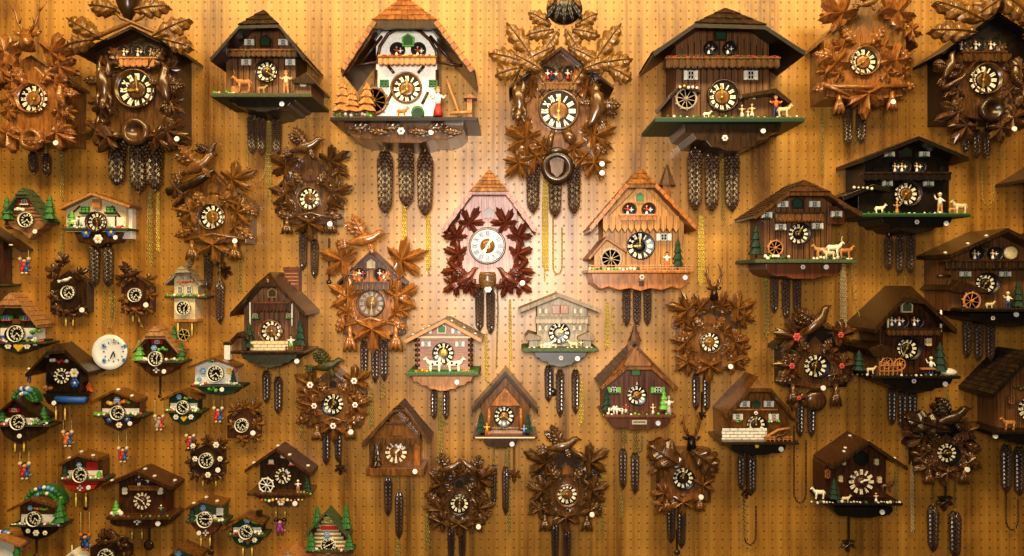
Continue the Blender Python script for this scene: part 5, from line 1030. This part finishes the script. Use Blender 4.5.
c = mini('dark brown roofed clock with blue gutter, edelweiss and gentian, beside the white porcelain plate clock', ((25, 374), (56, 344), (88, 372)), (46, 80), 402, (61.5, 376, 8), 'dark', 'dark', 46, 22, ((46, 352), (66, 350)), (4, 48), [(42, 394), (78, 394), (72, 404), (48, 404)], 'black', None, (54, 403), (56, 65, 410, 420), 3, 'bare', 'blackface')
c.flower(74, 373, 5, 28, 'ivory'); c.flower(74.5, 383, 5, 28, 'blue', 'white'); c.twig([(56, 399, 38, 3.2), (70, 400, 38, 3.6), (86, 400, 38, 3.4)], 'blue', 'painted_gutter'); c.figure(29, 382, 14, 34, 'blue', 'navy', 'ivory'); c.clump(50, 68, 361, 27, ['rose', 'white', 'red_paint'], 7, 1.8); c.put(MB().maple(88, 388, 6, 200, 12), 'painted_leaf', ['orange_paint']); c.clump(44, 52, 388, 28, ['walnut', 'tan'], 6, 2); c.swing(67.5, 438, 17, 420, 14, 'orange_paint', 'blue')

def plate():
    c = Clock(113.5, 351.5, 'round white porcelain plate clock with small blue flower motifs', 'wall clock', 'plate_clock')
    c.put(MB().turn(113.5, 351.5, [(15, 0), (17.5, 6), (17.2, 7), (12.5, 5.4), (11, 5), (2, 5)], 40), 'plate', ['porcelain'])
    nb = MB()
    for h in range(12):
        a = h * PI / 6; p = (113.5 + 9 * math.sin(a), 351.5 - 9 * math.cos(a)); nb.tube([(p[0], p[1], 6, .45), (113.5 + 10.6 * math.sin(a), 351.5 - 10.6 * math.cos(a), 6, .45)], 5)
    c.put(nb, 'hour_mark', ['navy'])
    for x, y in ((103.5, 345.5), (125, 346), (104, 360.5), (124, 360), (114, 340)): c.flower(x, y, 2.3, 7, 'skyblue' if y > 342 else 'stonewhite', 'navy', name='painted_flower')
    for nm, ang, ln in (('hour_hand', 168, 5.5), ('minute_hand', 205, 8)):
        a = math.radians(ang); c.put(MB().tube([(113.5, 351.5, 7, .8), (113.5 + ln * math.sin(a), 351.5 - ln * math.cos(a), 7.4, .5)], 6), nm, ['blackface'])
plate()

c = mini('dark clock with blue flowers on its roof and a swing doll, lower left edge', ((-8, 417), (14, 398), (42, 418)), (0, 42), 428, (19, 422, 7.6), 'dark', 'redbrown', 32, 18, None, (3, 40), [(0, 428), (42, 428), (36, 436), (26, 440), (19, 444), (10, 440), (4, 436)], 'dark', (-6, 50, 425), (19.5, 436), (15, 24, 444, 452), band=1)
c.arch(25, 402, 13, 15, 12); c.fir(44, 424, 18, 11, 24, 'green'); c.fir(2, 422, 14, 8, 24, 'green'); c.clump(6, 12, 421, 26, ['ivory', 'white'], 3, 2); c.clump(30, 40, 420, 25, ['ivory', 'stonewhite', 'lime'], 5, 2); c.window(14, 410, 5, 4, 20, 'white', 'red_paint', box='rose'); c.swing(24.5, 470, 18, 452, 14)

c = mini('small white walled clock with three flowers on its base and a hanging doll, lower left', ((89, 402), (113, 390), (137, 400)), (101, 140), 416, (118.5, 412.5, 7.2), 'brown', 'walnut', 32, 18, None, (8, 20), [(102, 417), (136, 417), (132, 425), (119, 431), (106, 425)], 'redbrown', (93, 144, 415), (130, 423.5), band=1)
c.on_roof([('R', .1, 24), ('R', .7, 26)], 2, 'ivory'); c.clump(107, 130, 402.5, 22, ['orange_paint', 'lime', 'yellow_paint'], 10, 2); c.flower(117, 400, 3.6, 25, 'skyblue'); c.flower(109.5, 419.5, 3.6, 26, 'blue'); c.flower(127, 419, 3.6, 26, 'blue'); c.flower(119, 425, 3.4, 27, 'ivory'); c.fence(94, 106, 416, 4, 28, 'lime', 4); c.swing(122.7, 454, 16, 430, 14)
c = mini('white walled clock with brown roof and red base bearing a white cross, lower left', ((57, 465), (77, 454), (97, 459)), (62, 103), 478, (81, 474.5, 7.4), 'brown', 'walnut', 32, 18, None, (3, 40), [(62, 481), (99, 481), (94, 489), (82, 492), (68, 489)], 'red_paint', (59, 105, 479), (88.5, 487.5), (76, 86, 497, 507), band=1)
c.on_roof([('L', .5, 26), ('L', .02, 20), ('R', .65, 24)])
c.flower(79, 465, 3, 23, 'skyblue'); c.box('red_shutter', 'red_paint', 86, 462, 97, 470, 20, 16); c.fir(65, 477, 16, 7, 24, 'fir'); c.put(MB().box(79, 485, 80.6, 491, 24, 22).box(76.8, 487, 82.6, 488.8, 24, 22), 'white_cross', ['white']); c.pendulum(86, 495, 508, 14, 'dark', False, 2.4); c.swing(85, 541, 17, 512, 14, 'navy', 'blue', 'orange_paint'); c.fir(99, 478, 8, 7, 24, 'lime'); c.flower(92, 477, 2.3, 24, 'rose')
c = mini('white clock crowned with an arch of blue flowers, green tree beside it, bottom left', ((7, 510), (30, 498), (56, 506)), (20, 57), 525, (35, 518.5, 7.4), 'brown', 'walnut', 32, 18, None, (4, 35), [(20, 527), (52, 527), (48, 536), (36, 540), (24, 536)], 'blackface', (9, 62, 525), band=1)
c.arch(44, 504, 20, 18, 14); c.fir(60, 524, 26, 14, 24, 'green'); c.flower(36, 533, 3.4, 26, 'white'); c.flower(28, 531, 2.6, 26, 'white'); c.flower(45, 533, 2.6, 26, 'ivory'); c.flower(30, 508, 3, 22, 'skyblue'); c.clump(34, 48, 509, 21, ['yellow_paint', 'lime', 'orange_paint'], 6, 1.6); c.pendulum(36, 538, 556, 12, 'redbrown', False, 3)
c = mini('green-sided clock with blue flowers on a tan roof, in the bottom left corner', ((-24, 553), (-4, 536), (20, 545)), (-20, 14), 566, (-6, 561, 7), 'tan', 'white', 32, 18, None, plat=(-22, 20, 568)); c.arch(3, 545, 13, 14, 12); c.fir(17, 566, 24, 12, 26, 'green')
c = mini('tiny clock with a white peaked roof top, only its tip above the bottom edge', ((62, 559), (72, 551), (84, 560)), (65, 81), 572, (73, 566, 5), 'ivory', 'white', 20, 12, None, plat=(62, 84, 572)); c.put(MB().tube([(72, 552, 10, 1), (72, 545, 10, .4)], 6), 'roof_finial', ['ivory'])

c = mini('tan-roofed brown clock with green firs and white cross, right of the porcelain plate clock', ((132, 350), (155, 326), (178, 351)), (138, 178), 360, (156.5, 358.5, 7.4), 'roofred', 'redbrown', 34, 18, ((145, 336), (166, 336)), (12, 30), [(138, 363), (178, 363), (172, 371), (164, 375), (152, 376), (144, 370)], 'redbrown', (134, 183, 361), (164, 371.5), None, 3, tiles='roofred')
c.window(157, 342, 5, 4, 22, 'white', 'red_paint'); c.flower(154, 348, 3.4, 24, 'skyblue'); c.clump(158, 168, 349, 23, ['lime', 'green'], 5, 1.6); c.fir(139, 362, 22, 12, 27, 'lime'); c.fir(174, 346, 22, 9, 8, 'green'); c.fir(181, 362, 20, 10, 22, 'green'); c.put(MB().box(155.2, 367.5, 156.8, 373, 27, 25).box(153, 369.4, 159, 371, 27, 25), 'white_cross', ['white']); c.clump(142, 150, 359, 27, ['white', 'ivory'], 3, 1.8); c.pendulum(160, 376, 396, 12, 'dark', False, 2); c.swing(159, 422, 16, 400, 14, 'greyface', 'rose')
c = mini('white house clock with painted flowers, dark green base and white chimney', ((187, 367), (212, 357), (236, 366)), (195, 234), 384, (216, 373.5, 8.2), 'brown', 'white', 32, 18, None, (4, 40), [(196, 387), (240, 387), (234, 393), (222, 395), (204, 393)], 'deepgreen', (190, 243, 385), (222, 389.5), None, 2.2)
c.clump(208, 224, 361, 22, ['lime', 'rose', 'green'], 6, 1.5); c.flower(203, 371, 3.4, 22, 'skyblue'); c.flower(229, 371, 3, 22, 'yellow_paint'); c.fir(233, 383, 14, 6, 24, 'fir'); c.clump(208, 217, 389, 27, ['green', 'lime'], 4, 2); c.flower(199, 379, 2.6, 22, 'skyblue'); c.flower(235, 370, 2.4, 22, 'rose')
c.poly('chimney', 'white', [(224, 345), (230, 345), (230, 360), (224, 360)], 16, 6); c.box('chimney_cap', 'dark', 223, 342, 231, 345, 17, 5)
c.swing(218, 414, 16, 394, 14)
c = mini('tiny dark green clock with daisies and a yellow heart, below the white house clock', ((160, 399), (180, 390), (198, 398)), (169, 198), 412, (183.5, 407, 6.8), 'brown', 'deepgreen', 30, 16, None, (10, 22), [(168, 413), (198, 413), (195, 420), (184, 425), (172, 420)], 'deepgreen', (164, 202, 411), band=1)
c.flower(179, 397, 3.2, 22, 'skyblue'); c.clump(184, 192, 398, 22, ['lime', 'yellow_paint'], 4, 1.8); c.clump(170, 176, 408, 24, ['ivory'], 3, 1.6); c.clump(191, 198, 408, 24, ['white', 'ivory'], 3, 1.6); c.flower(176, 417, 3, 24, 'white'); c.flower(191, 417, 3, 24, 'white'); c.poly('painted_heart', 'yellow_paint', [(183.5, 422), (180, 418), (181.6, 416), (183.5, 417.2), (185.4, 416), (187, 418)], 25, 18)

c = chalet('dark red-brown chalet with white bare numerals, white cross and wide asymmetric roof, lower left', ((101, 486), (136, 471), (171, 487)), 42, 'redbrown', (119, 166, 517), 24, 'redbrown', (142, 501, 8.8), (106, 171, 517), (110, 169, 520, 528), (), (158, 523.5), None, 8, 3.5, None, None, 'bare', (4, 50), 'redbrown', None, 'walnut', 'redbrown', 2, rods=(132, 142, 532, 539, 16), td=38, zf=.62)
c.figure(139, 488, 12, 30, 'navy', 'white', 'stonewhite'); c.figure(148, 487, 10, 30, 'stonewhite', 'navy', 'navy'); c.balcony(129, 158, 487, 491, 32, 24, 'brown', None, 8)
for x in (124.5, 160): c.window(x, 491, 5, 7, 27, 'white', None, 'cream')
c.fir(116, 514, 14, 8, 34, 'lime'); c.clump(111, 122, 513, 36, ['lime', 'ivory', 'white'], 6, 2.2); c.figure(161, 514, 9, 34, 'lime', 'navy', 'ivory'); c.put(MB().box(136, 519, 137.6, 525, 35.5, 33).box(133.6, 521, 140, 522.8, 35.5, 33), 'white_cross', ['white']); c.clump(122, 174, 516.4, 38, ['rose', 'lime', 'walnut'], 12, 1.2); c.pendulum(149, 526, 545, 12, 'dark', False, 5)
c.on_roof([('L', .75, 36), ('R', .1, 26), ('R', .45, 34), ('R', .9, 20)])
c = mini('clock with grey-green roof, blue gentian and red cross base, bottom left of centre', ((184, 509), (202, 500), (222, 505)), (191, 224), 520, (205.5, 519, 8), 'brown', 'moss', 32, 18, None, (9, 15), [(190, 523), (222, 523), (215, 532), (206, 537), (197, 532)], 'reddeck', (185, 226, 521), (199, 533), (201, 210, 538, 546), band=1)
c.flower(203, 508, 3.4, 22, 'skyblue'); c.put(MB().box(204.8, 530, 206.2, 536, 25, 22).box(202.6, 532.2, 208.4, 533.8, 25, 22), 'white_cross', ['white']); c.fir(192, 520, 14, 8, 25, 'fir'); c.box('white_wall', 'white', 216, 508, 223, 518, 19, 4); c.clump(212, 224, 520, 25, ['lime', 'orange_paint', 'ivory'], 6, 1.6); c.pendulum(211, 536, 552, 12, 'dark', False, 3)
c.on_roof([('L', .55, 26), ('R', .05, 20), ('R', .65, 24)])
c = mini('clock with brown roof and pale blue gable flower, only its top above the bottom edge', ((163, 561), (178, 547), (200, 556)), (168, 194), 572, (180, 566, 7), 'brown', 'moss', 30, 16, None, plat=(164, 198, 572)); c.flower(178, 554, 4, 22, 'skyblue')
c = chalet('red brown chalet with a small white wheel and purple swing doll below', ((244.5, 470), (276, 448), (310, 473)), 42, 'redbrown', (260, 305, 495), 24, 'dark', (283, 476, 8), (247, 309, 493), (254, 305, 496, 506), (), (295, 503.5), None, 8, 3.5, None, None, 'bare', (4, 25), 'dark', None, 'walnut', 'walnut', 3, rods=(276, 285, 511, 517, 16), td=38, zf=.62)
c.wheel(266.5, 485, 7.5, 34, 'white', 8)
for x, y in ((283, 456), (271, 462), (292, 463)): c.window(x, y, 5, 4.5, 27, 'white', None, 'cream', box='rose' if y > 458 else None)
c.figure(298, 492, 12, 34, 'white', 'tan', 'ivory'); c.fir(307, 492, 16, 9, 34); c.clump(260, 304, 500, 38, ['rose', 'lime', 'ivory', 'yellow_paint'], 12, 1.5); c.flower(281, 502, 4, 36, 'ivory'); c.clump(290, 312, 493, 39, ['tan', 'lime', 'ivory'], 7, 1.4); c.swing(280, 526, 17, 512, 14, 'purple', 'purple', 'dark')
c.on_roof([('L', .75, 36), ('L', .05, 26), ('R', .35, 34), ('R', .85, 26)])
c = mini('tiny green clock with two daisies beside a heart, left of the purple swing doll', ((222, 528), (244, 516), (263, 523)), (232, 262), 536, (246.5, 531.5, 7), 'brown', 'deepgreen', 30, 16, None, (10, 20), [(232, 537), (262, 537), (259, 543), (247, 548), (235, 543)], 'deepgreen', (227, 266, 535), None, (243, 252, 548, 556), band=1)
c.flower(247, 520, 4, 21, 'skyblue'); c.clump(252, 260, 522, 20, ['lime', 'yellow_paint'], 4, 1.8); c.clump(234, 240, 532, 24, ['white'], 3, 1.6); c.clump(254, 262, 532, 24, ['white', 'ivory'], 3, 1.6); c.flower(241, 540, 3, 24, 'white'); c.flower(254.5, 540, 3, 24, 'white'); c.poly('painted_heart', 'amber', [(247.5, 545), (244, 541), (245.6, 539), (247.5, 540.2), (249.4, 539), (251, 541)], 25, 18); c.put(MB().box(256, 511, 261, 517, 14, 8), 'chimney', ['dark'])
c = mini('log clock with white and red stripes between tall bright green firs, at the bottom edge', ((304, 536), (326, 512), (348, 537)), (309, 348), 552, (329, 545, 7.6), 'moss', 'redbrown', 32, 18, None, (8, 10), None, plat=(306, 352, 551), th=2)
mb = MB()
for i in range(8): y = 518 + i * 4; mb.tube([(328 - 4 - i * 2.3, y, 19, 1.6), (328 + 4 + i * 2.3, y, 19, 1.6)], 7)
c.put(mb, 'log_wall', ['cream']); c.box('bench', 'red_paint', 321, 526, 338, 530, 23, 18); c.flower(327, 535, 3.6, 24, 'skyblue'); c.clump(324, 334, 520, 22, ['yellow_paint', 'lime'], 6, 1.8)
for x, y, h in ((317, 528, 22), (346, 530, 26), (311, 551, 20), (349, 550, 16)): c.fir(x, y, h, 11, 15 if y < 540 else 27, 'green')
c.clump(310, 320, 550, 27, ['white', 'ivory', 'lime'], 5, 1.8); c.clump(338, 349, 550, 27, ['white', 'tan', 'rose'], 5, 1.8)
c = mini('tan roof top of a clock just peeking above the bottom edge', ((268, 562), (288, 551), (310, 562)), (274, 304), 574, (289, 568, 6), 'tan', 'white', 30, 16, None, plat=(270, 308, 574))

# ================================================================ camera, light
cam = bpy.data.cameras.new('camera'); cam.sensor_width = 36; cam.lens = 36 * D / 1024; cam.clip_start = .05
co = bpy.data.objects.new('camera', cam); COL.objects.link(co); co.location = (0, -D * S, HZ); co.rotation_euler = (PI / 2, 0, 0); scene.camera = co
def area(name, loc, target, size, energy, col, sy=None):
    l = bpy.data.lights.new(name, 'AREA'); l.energy = energy; l.color = col; l.size = size
    if sy: l.shape = 'RECTANGLE'; l.size_y = sy
    o = bpy.data.objects.new(name, l); COL.objects.link(o); o.location = loc
    o.rotation_euler = (Vector(target) - Vector(loc)).to_track_quat('-Z', 'Y').to_euler(); return o
area('ceiling_lamp', (-.1, -1.6, HZ + 1.8), (-.1, 0, HZ + .45), 4.2, 104, (1, .765, .385), .4)
area('camera_flash', (-.05, -2.15, HZ + .16), (-.06, 0, HZ + .2), .36, 24, (1, .94, .86))
l = bpy.data.lights.new('flash_spot', 'SPOT'); l.energy = 104; l.color = (1, .93, .86); l.spot_size = math.radians(50); l.spot_blend = 1.0; l.shadow_soft_size = .16
o = bpy.data.objects.new('flash_spot', l); COL.objects.link(o); o.location = (-.02, -2.1, HZ + .12); o.rotation_euler = (Vector((-.04, 0, HZ + .08)) - o.location).to_track_quat('-Z', 'Y').to_euler()
w = bpy.data.worlds.new('world'); scene.world = w; w.use_nodes = True
w.node_tree.nodes['Background'].inputs['Color'].default_value = (.5, .38, .2, 1); w.node_tree.nodes['Background'].inputs['Strength'].default_value = .15
scene.view_settings.view_transform = 'Standard'; scene.view_settings.look = 'Medium High Contrast'; scene.view_settings.exposure = 0
